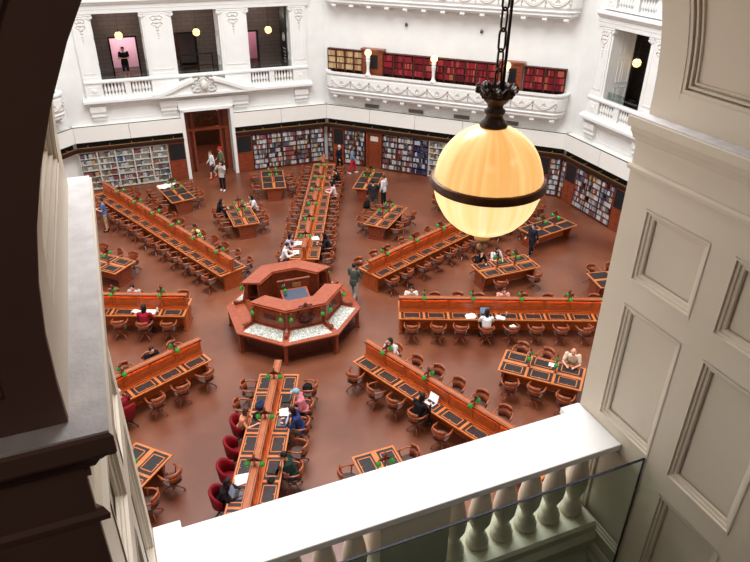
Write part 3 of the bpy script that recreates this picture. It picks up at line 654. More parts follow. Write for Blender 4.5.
def window_face(name,az,door):
    holes=[(a,b,WZ[a],9.0) for a,b in WINS]+([(-1.28,1.3,0,3.85)] if door else [])
    w=faceroot(name,az,holes)
    k=0
    # pilasters and raised panels
    for a,b in ((-6.0,-5.2),(-2.6,-1.3),(1.3,2.62),(5.2,6.0)):
        m=MB(); m.box(a,b,W-.12,W,5.8,9.12); m.box(a+.04,b-.04,W-.15,W,5.8,6.0)
        c=(a+b)/2; hw=(b-a)/2-.14
        for x0,x1,z0,z1 in ((c-hw,c-hw+.04,6.15,8.95),(c+hw-.04,c+hw,6.15,8.95),(c-hw,c+hw,6.15,6.19),(c-hw,c+hw,8.91,8.95)): m.box(x0,x1,W-.145,W-.12,z0,z1)
        m.build('pilaster',WHITE,w)
        m=MB(); q=min(hw,.34)
        for s in (-1,1):
            m.tube([(c,W-.13,8.8),(c+s*q*.5,W-.14,8.84),(c+s*q*.9,W-.14,8.74),(c+s*q*.6,W-.14,8.62),(c+s*q*.2,W-.14,8.66)],.028,6)
            m.tube([(c,W-.13,8.45),(c+s*q*.6,W-.14,8.52),(c+s*q*.8,W-.14,8.42)],.026,6); m.ball((c+s*q*.5,W-.13,8.36),.05,.03,.04,n=6)
        for z,r in ((8.7,.08),(8.5,.06),(8.3,.1),(8.14,.07),(7.98,.05),(7.85,.04),(7.72,.03)): m.ball((c,W-.13,z),r,.04,r,n=8)
        m.build('festoon',RELIEF,w,True)
    # ionic capitals beside each opening
    for a,b in WINS:
        for x,s in ((a,-1),(b,1)):
            m=MB(); m.box(min(x,x+s*.14),max(x,x+s*.14),W-.06,W+.02,5.8,8.72); m.build('column',WHITE,w)
            m=MB(); m.box(x+s*.06-.15,x+s*.06+.15,W-.16,W,8.94,9.0)
            for q in (-1,1): m.tube([(x+s*.06+q*.11,W-.16,8.86),(x+s*.06+q*.11,W,8.86)],.06,10); m.ball((x+s*.06+q*.11,W-.16,8.86),.025,n=6)
            m.box(x+s*.06-.1,x+s*.06+.1,W-.12,W,8.76,8.94); m.build('capital',WHITE,w)
    # entablature, ledges
    pr=lambda L: [(o,z) for o,z in L]
    m=MB(); m.sweep([(0,9.02),(.16,9.02),(.18,9.2),(.2,9.22),(.2,9.40),(.28,9.44),(.36,9.56),(.42,9.58),(.42,9.70),(0,9.74)],(-6.15,W),(6.15,W),(0,-1)); m.build('entablature',WHITE,w)
    m=MB(); m.sweep([(0,4.5),(.1,4.5),(.14,4.58),(.3,4.64),(.34,4.7),(.44,4.72),(.44,4.84),(.3,4.90),(.24,4.95),(0,4.95)],(-6.18,W),(6.18,W),(0,-1)); m.build('cornice',WHITE,w)
    # balustrade under the openings
    for zoff in (0,4.85):
        m=MB()
        m.sweep([(0.0,5.66+zoff),(.22,5.66+zoff),(.26,5.70+zoff),(.26,5.78+zoff),(.2,5.82+zoff),(0,5.82+zoff)],(-5.98,W),(5.98,W),(0,-1)); m.build('balustrade_rail',WHITE,w)
        m=MB(); 
        for a,b in ((-5.98,-5.14),(-4.02,-3.72),(-2.66,-1.24),(-.15,.15),(1.24,2.68),(3.72,4.02),(5.12,5.98)):
            m.box(a,b,W-.2,W+.02,4.95+zoff,5.66+zoff)
            if b-a>.5:
                c=(a+b)/2; m.box(c-.26,c+.26,W-.225,W-.2,5.1+zoff,5.52+zoff); m.ball((c,W-.225,5.31+zoff),.14,.04,.12,n=8)
        m.box(-5.98,5.98,W-.22,W+.02,4.93+zoff,5.02+zoff); m.build('balustrade_pedestals',WHITE,w)
        for a,b in ((-5.08,-4.06),(-3.68,-2.72))+(((-1.18,-.2),(.2,1.18)) if zoff else ())+((2.74,3.68),(4.06,5.08)):
            for i in range(6):
                o=bpy.data.objects.new('baluster',bm_far); COL.objects.link(o); o.parent=w; o.location=(a+(b-a)*(i+.5)/6,W-.1,5.02+zoff)
    # stepped consoles
    for a,b in ((-5.95,-5.15),(-2.42,-1.5),(1.5,2.42),(5.15,5.95)):
        m=MB(); m.box(a,b,W-.26,W,4.2,4.5); m.box(a+.04,b-.04,W-.2,W,4.02,4.2); m.box(a+.02,b-.02,W-.22,W,3.96,4.02); m.box(a+.06,b-.06,W-.15,W,3.78,3.96); m.build('console',WHITE,w)
    m=MB()
    for a,b in ((-5.0,-2.55),(2.55,5.0)):
        for x0,x1,z0,z1 in ((a,b,4.30,4.33),(a,b,3.72,3.75),(a,a+.03,3.72,4.33),(b-.03,b,3.72,4.33)): m.box(x0,x1,W-.03,W,z0,z1)
    m.build('frieze_moulding',WHITE,w)
    # deep jambs and the gallery beyond
    for a,b in WINS:
        for x,s in ((a,-1),(b,1)):
            m=MB(); x0,x1=sorted((x,x+s*.3)); m.box(x0,x1,W+.4,18.55,5.05,9.5)
            for z0,z1 in ((5.3,6.3),(6.5,7.6),(7.8,8.8)):
                for y0,y1 in ((W+.5,18.0),(18.08,18.48)):
                    xx=x-s*.02; 
                    for q in ((y0,y0+.04,z0,z1),(y1-.04,y1,z0,z1),(y0,y1,z0,z0+.04),(y0,y1,z1-.04,z1)): m.box(min(x,xx),max(x,xx),*q)
            m.build('window_jamb',WHITE,w)
        m=MB(); m.box(a,b,W+.22,W+.24,5.82,6.12); m.build('glass_screen',GLS,w)
    return w
WA=window_face('wall_back_left',112.5,True)
WC=window_face('wall_right',22.5,False)
def gallery(az,nm,openings):
    m=MB(); wallboxes(m,-7.5,7.5,5.0,9.8,20.8,21.0,openings)
    for i in range(18):
        pass
    m.box(-7.5,-7.3,W+.4,20.8,5,9.8); m.box(7.3,7.5,W+.4,20.8,5,9.8)
    m.box(-7.5,7.5,W+.4,21,9.6,9.8)
    o=m.build(nm,GTILE); o.rotation_euler=(0,0,rad(az-90)); struct(o)
    m=MB(); m.box(-7.5,7.5,W+.4,24,4.9,5.05); f=m.build('gallery_floor',mat('gallery_floor_'+nm,rgb(70,58,54),.4,.4),o)
    return o
GTILE=bpy.data.materials.new('tiled_grey'); GTILE.use_nodes=True; nt=GTILE.node_tree; b=nt.nodes['Principled BSDF']; b.inputs['Roughness'].default_value=.6
tc=nt.nodes.new('ShaderNodeTexCoord'); mp=nt.nodes.new('ShaderNodeMapping'); mp.inputs['Rotation'].default_value=(PI/2,0,0); bk=nt.nodes.new('ShaderNodeTexBrick')
bk.inputs['Color1'].default_value=rgb(126,112,108); bk.inputs['Color2'].default_value=rgb(118,104,100); bk.inputs['Mortar'].default_value=rgb(92,80,76); bk.inputs['Scale'].default_value=1; bk.inputs['Mortar Size'].default_value=.012; bk.inputs['Brick Width'].default_value=.6; bk.inputs['Row Height'].default_value=.22
nt.links.new(tc.outputs['Object'],mp.inputs[0]); nt.links.new(mp.outputs[0],bk.inputs['Vector']); nt.links.new(bk.outputs[0],b.inputs['Base Color'])
GA=gallery(112.5,'wall_gallery_back_left',[(-4.32,-2.95,5.05,7.25),(-.6,.35,5.05,7.3),(3.3,4.0,5.05,7.2)])
GC=gallery(22.5,'wall_gallery_right',[])
# rooms seen through the gallery doorways
m=MB()
for a,b in ((-4.9,-2.4),(-1.6,1.2),(3.0,4.6)): m.box(a,b,23.8,24,5,7.6); m.box(a-.1,a,21,24,5,7.6); m.box(b,b+.1,21,24,5,7.6); m.box(a,b,21,24,7.5,7.6)
m.build('side_room_wall',PINK,GA)
for a,b,z in ((-4.32,-2.95,7.25),(-.6,.35,7.3),(3.3,4.0,7.2)):
    m=MB(); m.box(a-.08,a,20.72,21.02,5.05,z+.08); m.box(b,b+.08,20.72,21.02,5.05,z+.08); m.box(a,b,20.72,21.02,z,z+.08); m.build('door_frame',BLACK,GA)
m=MB(); m.box(-1.0,-.6,20.7,20.78,5.9,7.4); m.build('dark_panel',WOODD,GA)
m=MB()
for x in (-1.1,.9): m.box(x-.03,x+.03,18.6,18.66,5.05,6.55)
m.box(-1.1,.9,18.6,18.66,6.5,6.56); m.box(-1.1,.9,18.6,18.66,5.9,5.95); m.build('hand_rail',SHOEK,GA)
m=MB(); m.box(4.98,5.03,W+.5,19.0,5.3,9.3); bn=m.build('banner',BLACK,None); place(bn,(0,0,0),rad(22.5)); tag(bn,'tall black banner with round white emblem in right-hand opening','banner')
m=MB(); 
n=20; m.tube([(4.97,18.2+.22*cos(2*PI*i/n),7.25+.22*sin(2*PI*i/n)) for i in range(n)],.018,6,closed=True)
for i in (-1,1): m.tube([(4.97,18.2+i*.07,7.12),(4.97,18.2+i*.07,7.38)],.014,5)
m.tube([(4.97,18.13,7.38),(4.97,18.27,7.12)],.014,5)
m.build('emblem',SHELFW,bn)
m=MB()
for j in range(5): m.box(4.965,4.98,17.95,18.45-(.1*j%.23),6.6-j*.18,6.64-j*.18)
m.build('lettering',SHELFW,bn)
# person in the gallery doorway
def fpt(az,s,d): a=rad(az); return (d*cos(a)+s*sin(a), d*sin(a)-s*cos(a))
x,y=fpt(112.5,-3.72,20.3); person('person in black tee and shorts standing in the upper left gallery opening',(x,y,5.05),rad(112.5+90),pose='stand',top=(22,22,26),bottom=(44,42,46),shorts=True,h=1.8,arms='read')
# hanging globes in the galleries
def gl_lamp():
    t=empty('globe_pendant'); tag(t,None,'lamp')
    m=MB(); m.ball((0,0,0),.2,n=16); m.build('globe',GLOBE,t,True)
    m=MB(); m.lathe([(.205,-.012),(.212,0),(.205,.012)],20); m.build('band',BRONZB,t)
    m=MB(); m.tube([(0,0,.2),(0,0,1.75)],.012,6); m.lathe([(.07,.19),(.05,.25),(.02,.3)],10); m.build('stem',BRONZE,t); return t
GP=Proto(gl_lamp)
for az,s,d,z,l in ((112.5,-3.85,18.6,7.72,'lit globe pendant hanging in the leftmost upper opening'),(112.5,.18,18.6,7.68,'lit globe pendant hanging in the middle upper opening'),(112.5,4.2,18.6,7.6,'lit globe pendant in the upper opening nearest the corner'),(22.5,-4.5,18.3,7.52,'lit globe pendant hanging in the dark opening on the right wall')):
    x,y=fpt(az,s,d); GP.put((x,y,z),0,l,'globe pendants in the galleries')
# pediment over the doorway 
m=MB(); zc=5.0
pts=[]
for i in range(21):
    u=-1+2*i/20; s=u*2.75; z=4.93+.74*(0.5+.5*cos(PI*min(1,abs(u)*1.06)))**.8; pts.append((s,z))
pts=[p for p in pts if abs(p[0])>.5]
L=[p for p in pts if p[0]<0]; R_=[p for p in pts if p[0]>0]
for P in (L,R_):
    for (a,za),(b_,zb) in zip(P,P[1:]):
        m.add([(a,W-.62,za-.16),(a,W-.62,za+.02),(a,W-.1,za+.06),(a,W-.1,za-.2),(b_,W-.62,zb-.16),(b_,W-.62,zb+.02),(b_,W-.1,zb+.06),(b_,W-.1,zb-.14)],[(0,1,2,3),(4,7,6,5),(0,4,5,1),(1,5,6,2),(2,6,7,3),(3,7,4,0)])
    m.prism([(p[0],p[1]-.1) for p in P]+[(P[-1][0],4.84),(P[0][0],4.84)],W-.46,W-.2,ax='y')
m.box(-2.8,2.8,W-.6,W-.2,4.74,4.86); m.build('pediment',WHITE,WA)
m=MB(); m.ball((0,W-.66,5.28),.2,.16,.28,n=14)
for i in range(16):
    a=2*PI*i/16; m.ball((.3*cos(a),W-.58,5.28+.36*sin(a)),.06,.06,.06,n=6)
for s in (-1,1):
    m.tube([(s*.3,W-.58,5.62),(s*.5,W-.6,5.6),(s*.58,W-.6,5.42),(s*.46,W-.6,5.34),(s*.42,W-.6,5.46)],[.07,.07,.06,.05,.03],8)
    m.tube([(s*.25,W-.58,4.96),(s*.45,W-.6,4.94),(s*.55,W-.6,5.08),(s*.45,W-.6,5.2)],[.07,.06,.05,.03],8); m.ball((s*.55,W-.58,5.0),.09,n=8); m.ball((s*.62,W-.58,5.24),.07,n=8)
m.build('cartouche',RELIEF,WA,True)
# doorway
m=MB()
for a,b in ((-1.44,-1.26),(1.28,1.46)): m.box(a,b,W-.42,W+.42,0,3.95)
m.box(-1.44,1.46,W-.42,W+.42,3.85,4.0); m.box(-1.5,1.52,W-.3,W,4.0,4.5); m.build('door_architrave',WHITE,WA)
dr=empty('door_1',(*fpt(112.5,0,17.9),0),rad(22.5)); struct(dr)
m=MB(); 
for a,b in ((-1.26,-1.0),(-.82,-.7),(.72,.84),(1.02,1.28)): m.box(a,b,-.08,.08,0,3.85)
m.box(-1.26,1.28,-.1,.1,2.45,2.6); m.box(-1.26,1.28,-.08,.08,3.7,3.85); m.build('door_frame',WOODC,dr)
m=MB(); m.tube([(.02+.78*cos(PI*i/12),0,2.65+.78*sin(PI*i/12)*1.15) for i in range(13)],.09,8); m.tube([(.02+.4*cos(PI*i/12),0,2.65+.45*sin(PI*i/12)) for i in range(13)],.04,6)
for a in (45,90,135): m.tube([(.02+.4*cos(rad(a)),0,2.65+.45*sin(rad(a))),(.02+.78*cos(rad(a)),0,2.65+.9*sin(rad(a)))],.025,6)
m.box(-1.0,-.78,-.05,.05,2.6,3.75); m.box(.82,1.05,-.05,.05,2.6,3.75); m.build('fanlight',WOODD,dr)
m=MB(); m.box(-.98,-.8,-.03,.03,.1,2.4); m.box(.82,1.0,-.03,.03,.1,2.4); m.build('side_panel',WOODD,dr)
for s in (-1,1):
    m=MB(); 
    x0,x1=sorted((s*.72,s*.76)); m.box(x0,x1,.05,.75,.02,2.42); m.build('door_leaf',WOODC,dr)
m=MB(); m.box(-2.2,2.2,3.0,3.2,0,4); m.box(-2.2,-2.0,.15,3.2,0,4); m.box(2.0,2.2,.15,3.2,0,4); m.box(-2.2,2.2,.15,3.2,3.95,4.05); v=m.build('wall_vestibule',mat('vestibule_wall',rgb(96,62,44),.6,.3)); place(v,(*fpt(112.5,0,17.9),0),rad(22.5)); struct(v)
m=MB(); m.box(-2.0,2.0,1.4,1.5,0,1.0); m.box(-2.0,2.0,1.36,1.54,1.0,1.08); m.build('dado',WOODC,v)
m=MB(); m.ball((0,0,0),.11,n=12); sc=m.build('vestibule_lamp',mat('warm_lamp',rgb(255,200,130),.4,.3,emis=rgb(255,170,90),es=14),None,True); tag(sc,'small warm glowing lamp high inside the doorway','lamp'); place(sc,(*fpt(112.5,.95,18.35),3.35))
ex=empty('exit_sign',(*fpt(112.5,.08,17.05),3.98),rad(22.5)); tag(ex,'green exit sign with white running figure above the doorway','sign')
m=MB(); m.box(-.22,.22,-.03,.03,-.1,.1); m.build('sign_box',SIGNG,ex)
m=MB(); m.ball((-.02,-.04,.06),.018,.01,.018,n=8); m.tube([(-.02,-.038,.04),(.01,-.038,-.01),(.06,-.038,-.03),(.06,-.038,-.07)],.012,5); m.tube([(.01,-.038,-.01),(-.04,-.038,-.04),(-.07,-.038,-.07)],.012,5); m.tube([(-.06,-.038,0),(-.02,-.038,.03),(.05,-.038,.02)],.01,5)
m.box(.1,.19,-.04,-.03,-.08,.08); m.build('running_figure',SIGNW,ex)
# back walls with balconies
def balcony(az,label):
    w=None; t=empty('balcony',(0,0,0),rad(az-90)); tag(t,label,'balcony','carved white balconies')
    def end(s): # rounded plan
        return [(s*(6.25 if s<0 else 6.05)+s*.62*sin(rad(a)),16.47+.62*(1-cos(rad(a)))) for a in range(0,91,15)]
    line=end(-1)[::-1]+end(1); line=[(line[0][0],W)]+line+[(line[-1][0],W)]
    prof=[(0,4.5),(.05,4.5),(.08,4.56),(.03,4.62),(.10,4.75),(.10,5.3),(.05,5.4),(.12,5.44),(.16,5.48),(.16,5.56),(-.14,5.56),(-.14,4.5)]
    vs=[];fs=[];n=len(prof);L=len(line)
    for i,p in enumerate(line):
        a=line[max(i-1,0)];b=line[min(i+1,L-1)]; tx,ty=b[0]-a[0],b[1]-a[1]; l=math.hypot(tx,ty); nx,ny=ty/l,-tx/l
        for o,z in prof: vs.append((p[0]+nx*o,p[1]+ny*o,z))
    for i in range(L-1):
        for j in range(n): fs.append((i*n+j,i*n+(j+1)%n,(i+1)*n+(j+1)%n,(i+1)*n+j))
    fs+=[tuple(range(n)),tuple(range((L-1)*n,L*n))[::-1]]
    m=MB(); m.add(vs,fs); m.build('parapet',WHITE,t)
    m=MB(); m.prism([(p[0],p[1]) for p in line],4.36,4.52); m.prism([(p[0]*.975,p[1]+.14 if p[1]<W else p[1]) for p in line],4.24,4.38); m.build('balcony_floor',WHITE,t)
    m=MB(); N_=11; w_=12.6/N_; y=16.355
    for i in range(N_):
        c=-6.3+w_*(i+.5); m.tube([(c+w_*.44*q/6,y,4.80+.32*(q/6)**2) for q in range(-6,7)],.038,6)
        m.tube([(c+w_*.40*q/6,y,4.88+.26*(q/6)**2) for q in range(-6,7)],.02,5)
        m.tube([(c-.1,y,4.98),(c,y,5.2),(c+.1,y,4.98),(c,y,5.05)],.022,5); m.ball((c,y,5.12),.05,.03,.06,n=8)
        for e in (-.5,.5):
            m.ball((c+w_*e,y,5.16),.07,.04,.07,n=8); m.ball((c+w_*e,y,4.98),.045,.03,.09,n=8); m.ball((c+w_*e,y,4.82),.03,.02,.06,n=6)
    m.build('swag_relief',RELIEF,t,True)
    for i in range(13):
        m=MB(); x=-6.2+i*12.4/12; m.box(x-.12,x+.12,16.5,W,4.16,4.26); m.box(x-.09,x+.09,16.62,W,4.08,4.17); m.build('bracket',WHITE,t)
    return t
WB=faceroot('wall_back',67.5,[]); WH=faceroot('wall_left',157.5,[])
for nm,az in (('wall_right_front',-22.5),('wall_left_front',-112.5),('wall_left_side',-157.5)): faceroot(nm,az,[])
B1=balcony(67.5,'white carved balcony with swags below the red bound volumes')
b2=dup(B1,(0,0,4.9),rad(-22.5),'white upper balcony cut off by the top of the photo')
b3=dup(B1,(0,0,0),rad(67.5),'end of a white carved balcony at the far left wall')
# vents and small fittings on the back wall
for i,s in enumerate((-4.18,-1.47,1.22,3.95)):
    x,y=fpt(67.5,s,W-.02); t=empty('wall_vent',(x,y,3.66),rad(-22.5)); tag(t,'grey louvred vent under the balcony, %s from the left corner'%ORD[i],'vent','vents under the balcony')
    m=MB(); m.box(-.44,.44,-.02,.02,-.1,.1); m.build('backing',SHOEK,t); m=MB()
    for j in range(5): m.box(-.42,.42,-.035,-.01,-.085+j*.04,-.065+j*.04)
    for q in (-.44,.42): m.box(q,q+.02,-.04,.0,-.1,.1)
    m.build('louvres',VENT,t)
for s,z,l in ((-2.2,8.25,'left'),(1.95,8.2,'right')):
    x,y=fpt(67.5,s,W-.04); t=empty('wall_fitting',(x,y,z),rad(-22.5)); tag(t,'tiny dark fitting on the white back wall, %s of two'%l,'wall fitting')
    m=MB(); m.box(-.07,.07,-.04,.04,-.07,.07); m.ball((0,-.08,.08),.06,n=8); m.build('housing',VENT,t); m=MB(); m.ball((0,-.1,0),.05,n=8); m.build('lens',SHOEK,t)
# balcony post lamps
def pl():
    t=empty('post_lamp'); tag(t,None,'lamp')
    m=MB(); m.lathe([(.19,0),(.17,.06),(.10,.14),(.075,.3),(.085,.5),(.12,.78),(.13,.84),(.09,.88),(.14,.95),(.12,1.0),(.05,1.06)],12); m.build('pedestal',WHITE,t,True)
    m=MB(); m.ball((0,0,1.22),.19,n=16); m.build('globe',GLOBE,t,True); return t
PL=Proto(pl)
for i,s in enumerate((-4.12,-.3,3.62)):
    x,y=fpt(67.5,s,16.46); PL.put((x,y,5.56),0,'lit globe on a white post on the balcony, %s'%('leftmost','middle of three','rightmost, behind the lamp crown')[i],'post lamps on the balcony')
# books
BK={}
PAL_LOW=[(206,204,202),(186,184,182),(170,170,174),(76,82,108),(110,124,148),(140,76,74),(60,60,66),(190,184,176),(176,184,192),(116,76,74),(96,108,104),(198,192,186),(160,78,78),(130,134,146),(208,206,206),(184,150,104)]
PAL_RED=[(140,30,42),(118,22,34),(158,52,58),(104,26,36),(134,34,42),(164,92,66),(124,26,42),(146,38,48),(84,24,30),(168,84,70)]
PAL_BEI=[(196,164,120),(182,148,106),(206,176,132),(170,136,98),(150,112,80)]
PAL_BLUE=[(40,52,92),(52,66,108),(36,44,76),(60,70,100),(180,186,196)]
def bookmesh(c,w,h):
    k=(c,round(w,3),round(h,2))
    if k not in BK:
        mm=cloth(*c); m=MB(); m.box(0,k[1]-.004,0,.2,0,k[2]); m.box(.004,k[1]-.008,.02,.196,k[2],k[2]+.002); BK[k]=m.mesh('book',mm)
    return BK[k]
NB={'low':0,'red':0,'bei':0}
STUFF={}
def shelfbooks(az,s0,s1,d,z,kind,hmax,fill=1.,indiv=True,label='',group='',key='x',pal=None):
    s=s0; P=pal
    run=random.choice(P)
    while s<s1-.03:
        if fill<1 and random.random()<(1-fill)*.25: s+=random.uniform(.08,.3); continue
        w=random.choice((.034,.042,.05)) if kind!='big' else random.choice((.055,.065)); h=random.choice((.2,.22,.24)) if kind!='big' else hmax
        if s+w>s1: break
        if random.random()<.45: run=random.choice(P)
        me=bookmesh(run,w,h)
        if indiv and NB.get(key,0)<(200 if key=='red' else 300):
            NB[key]=NB.get(key,0)+1
            x,y=fpt(az,s,d); o=bpy.data.objects.new('book' if kind!='big' else 'bound_volume',me); COL.objects.link(o); o.location=(x,y,z); o.rotation_euler=(0,0,rad(az-90)); tag(o,label,'book',group)
        else:
            st_=STUFF.setdefault(key,dict(v=[],f=[],m=[],mats=[],az=az,label=label))
            # local copy in world coordinates
            x0=len(st_['v'])
            for v in me.vertices[:8]:
                q=fpt(az,s+v.co.x,d+v.co.y); st_['v'].append((q[0],q[1],z+v.co.z))
            mt=me.materials[0]
            if mt not in st_['mats']: st_['mats'].append(mt)
            for f in ((0,3,2,1),(4,5,6,7),(0,1,5,4),(1,2,6,5),(2,3,7,6),(3,0,4,7)): st_['f'].append(tuple(x0+i for i in f)); st_['m'].append(st_['mats'].index(mt))
        s+=w
BC_={}
def bookcase(az,s0,s1,z0,z1,rows,dfront,depth,fr,back,blabel,bgroup,**bk):
    key=(round(s1-s0,2),z1-z0,rows,fr.name,back.name)
    x,y=fpt(az,s0,dfront)
    w=s1-s0
    if key not in BC_:
        t=empty('bookcase'); tag(t,None,'bookcase')
        m=MB(); m.box(0,.035,0,depth,0,z1-z0); m.box(w-.035,w,0,depth,0,z1-z0); m.box(0,w,-.01,depth,z1-z0-.04,z1-z0); m.box(0,w,-.005,depth,0,.06); m.build('frame',fr,t)
        m=MB(); m.box(.035,w-.035,depth-.02,depth,.06,z1-z0-.04); m.build('back_panel',back,t)
        sm=MB(); sm.box(.035,w-.035,0,depth-.02,0,.025); me=sm.mesh('shelf',fr)
        for r in range(1,rows):
            o=bpy.data.objects.new('shelf',me); COL.objects.link(o); o.parent=t; o.location=(0,0,.06+(z1-z0-.1)*r/rows-.025)
        BC_[key]=t; place(t,(x,y,z0),rad(az-90)); t['label']=blabel; t['group']=bgroup
    else: dup(BC_[key],(x,y,z0),rad(az-90),blabel,bgroup)
    for r in range(rows):
        if bk.get('kind')=='big' and r<3: continue      # behind the parapet
        shelfbooks(az,s0+.04,s1-.04,dfront+.03,z0+.061+(z1-z0-.1)*r/rows,**bk)
def ordl(i,n): return 'leftmost' if i==0 else ('rightmost' if i==n-1 else ORD[i]+' from left')
Z0,Z1=.04,2.2
LOWG='library books on the ground floor shelves'
# right wall first: its books show largest
for i in range(3): bookcase(22.5,-5.74+i*.99,-4.75+i*.99,Z0,Z1,7,16.9,.3,SHELFD,SHELFW,'dark bookcase on the right wall, %s of three'%('left','middle','right')[i],'bookcases on the right wall',kind='low',hmax=.24,key='low',label='book on the packed shelves of the right wall beside the pier',group='books on the right wall shelves',pal=PAL_LOW,fill=.9)
KW=dict(indiv=False,key='more_low',pal=PAL_LOW,kind='low',hmax=.24)
bookcase(22.5,-6.98,-6.6,Z0,Z1,7,16.9,.3,SHELFD,SHELFW,'narrow bookcase on the right wall beside the back corner','bookcases on the right wall',fill=.9,**KW)
for i in range(5): bookcase(112.5,2.42+i*.88,3.30+i*.88,Z0,Z1,7,16.9,.3,SHELFD,SHELFW,'packed dark bookcase right of the doorway, %s of five'%ordl(i,5),'bookcases right of the doorway',fill=.9,**KW)
for i in range(5): bookcase(112.5,-6.98+i*.92,-6.06+i*.92,Z0,Z1,6,16.9,.3,SHELFW,SHELFW,'pale half-empty bookcase left of the doorway, %s of five'%ordl(i,5),'bookcases left of the doorway',fill=.35,**KW)
bookcase(67.5,-6.98,-6.62,Z0,Z1,7,16.9,.3,SHELFD,SHELFW,'narrow bookcase in the back corner','bookcases on the back wall',fill=.9,**KW)
for i in range(2): bookcase(67.5,-5.86+i*.68,-5.18+i*.68,Z0,Z1,7,16.9,.3,SHELFD,SHELFW,'pale-backed bookcase left of the small wooden door, %s of two'%('left','right')[i],'bookcases on the back wall',fill=.75,**KW)
for i in range(7):
    kw=dict(KW); 
    if i in (2,): kw['pal']=PAL_BLUE
    bookcase(67.5,-3.38+i*.965,-2.415+i*.965,Z0,Z1,6,16.9,.3,SHELFD if i in (0,1,2) else SHELFW,SHELFW,'ground floor bookcase on the back wall, %s right of the small door'%ORD[i],'bookcases on the back wall',fill=.8 if i<3 else .4,**kw)
for i in range(2): bookcase(67.5,4.5+i*.68,5.18+i*.68,Z0,Z1,7,16.9,.3,SHELFD,SHELFW,'bookcase on the back wall behind the globe, %s of two'%('left','right')[i],'bookcases on the back wall',fill=.8,**KW)
bookcase(67.5,6.4,6.98,Z0,Z1,7,16.9,.3,SHELFD,SHELFW,'narrow bookcase at the right end of the back wall','bookcases on the back wall',fill=.9,**KW)
# noticeboard cabinets
def cab():
    t=empty('noticeboard_cabinet'); tag(t,None,'cabinet')
    m=MB(); m.box(0,1,0,.3,0,1.12); m.box(-.01,1.01,-.02,.3,1.1,1.16); m.box(0,.05,0,.3,1.12,2.16); m.box(.95,1,0,.3,1.12,2.16); m.box(0,1,0,.3,2.1,2.16); m.build('body',WOODC,t)
    for a,b in ((.04,.48),(.52,.96)): m=MB(); m.box(a,b,-.02,0,.12,1.04); m.build('door',WOODC,t)
    m=MB(); m.box(.05,.95,.02,.06,1.16,2.1); m.build('board',BOARD,t); return t
CB=Proto(cab)
for az,s,l in ((112.5,-2.36,'cabinet with black noticeboard immediately left of the doorway'),(112.5,1.46,'cabinet with black noticeboard immediately right of the doorway'),(67.5,-6.6,'cabinet with black noticeboard in the back corner'),(67.5,5.86,'dark board cabinet at right end of back wall'),(22.5,-6.6,'cabinet with black noticeboard at the corner end of right wall'),(22.5,-2.74,'cabinet with black noticeboard by the right pier')):
    x,y=fpt(az,s,16.9); o=CB.put((x,y,.02),rad(az-90),l,'noticeboard cabinets'); 
    if az==67.5: o.scale=(.72,1,1) if s<0 else (.54,1,1)
    if abs(az-112.5)<1: o.scale=(.93,1,1)
# small timber doors on the back wall
for i,(s,l) in enumerate(((-4.42,'left'),(3.5,'right'))):
    t=empty('door_%d'%(i+2),(*fpt(67.5,s,16.9),0),rad(-22.5)); struct(t)
    m=MB(); m.box(0,.1,0,.32,0,2.2); m.box(.9,1,0,.32,0,2.2); m.box(0,1,0,.32,2.08,2.2); m.build('door_frame',WOODC,t)
    m=MB(); m.box(.1,.9,.1,.15,.02,2.08); m.box(.2,.46,.08,.1,.2,1.5); m.box(.54,.8,.08,.1,.2,1.5); m.build('door_leaf',WOODC,t); m=MB(); m.box(.25,.75,.08,.1,1.65,1.95); m.build('door_sign',SHELFW,t)
CORN=mat('cornice_wood',rgb(50,26,18),.5,.4)
# cornice above the bookcases, brass light rail, white band
SP={112.5:((-6.98,-1.42),(1.44,6.98)),67.5:((-7,7),),22.5:((-7,7),),157.5:((-7,7),)}
for az,w in ((112.5,WA),(67.5,WB),(22.5,WC),(157.5,WH)):
    for a,b in SP[az]:
        m=MB(); m.sweep([(0,2.2),(0,2.44),(-.2,2.44),(-.2,2.38),(-.12,2.36),(-.08,2.22),(-.05,2.2)],(a,W-.02),(b,W-.02),(0,1)) if False else m.box(a,b,16.84,W,2.2,2.36)
        m.box(a,b,16.80,W,2.33,2.38); m.build('bookcase_cornice',CORN,w)
        m=MB(); m.box(a,b,17.12,17.2,2.38,2.72); m.box(a,b,16.86,17.2,2.38,2.40); m.build('shadow_gap',BLACK,w)
        m=MB(); m.box(a,b,16.86,16.89,2.42,2.45)
        n=max(2,int((b-a)/1.1))
        for i in range(n): q=a+(b-a)*(i+.5)/n; m.box(q-.02,q+.02,16.87,17.14,2.46,2.49)
        m.build('brass_rail',BRASS,w)
        n=max(1,round((b-a)/2.6))
        for i in range(n):
            q0=a+(b-a)*i/n; q1=a+(b-a)*(i+1)/n; m=MB(); m.box(q0+.01,q1-.01,16.87,16.93,2.72,3.54); m.build('acoustic_panel',BAND,w)
        m=MB(); m.box(a,b,16.865,16.93,3.54,3.56); m.build('band_edge',BLACK,w); m=MB(); m.box(a,b,16.93,W,3.50,3.545); m.build('band_top',BAND,w)
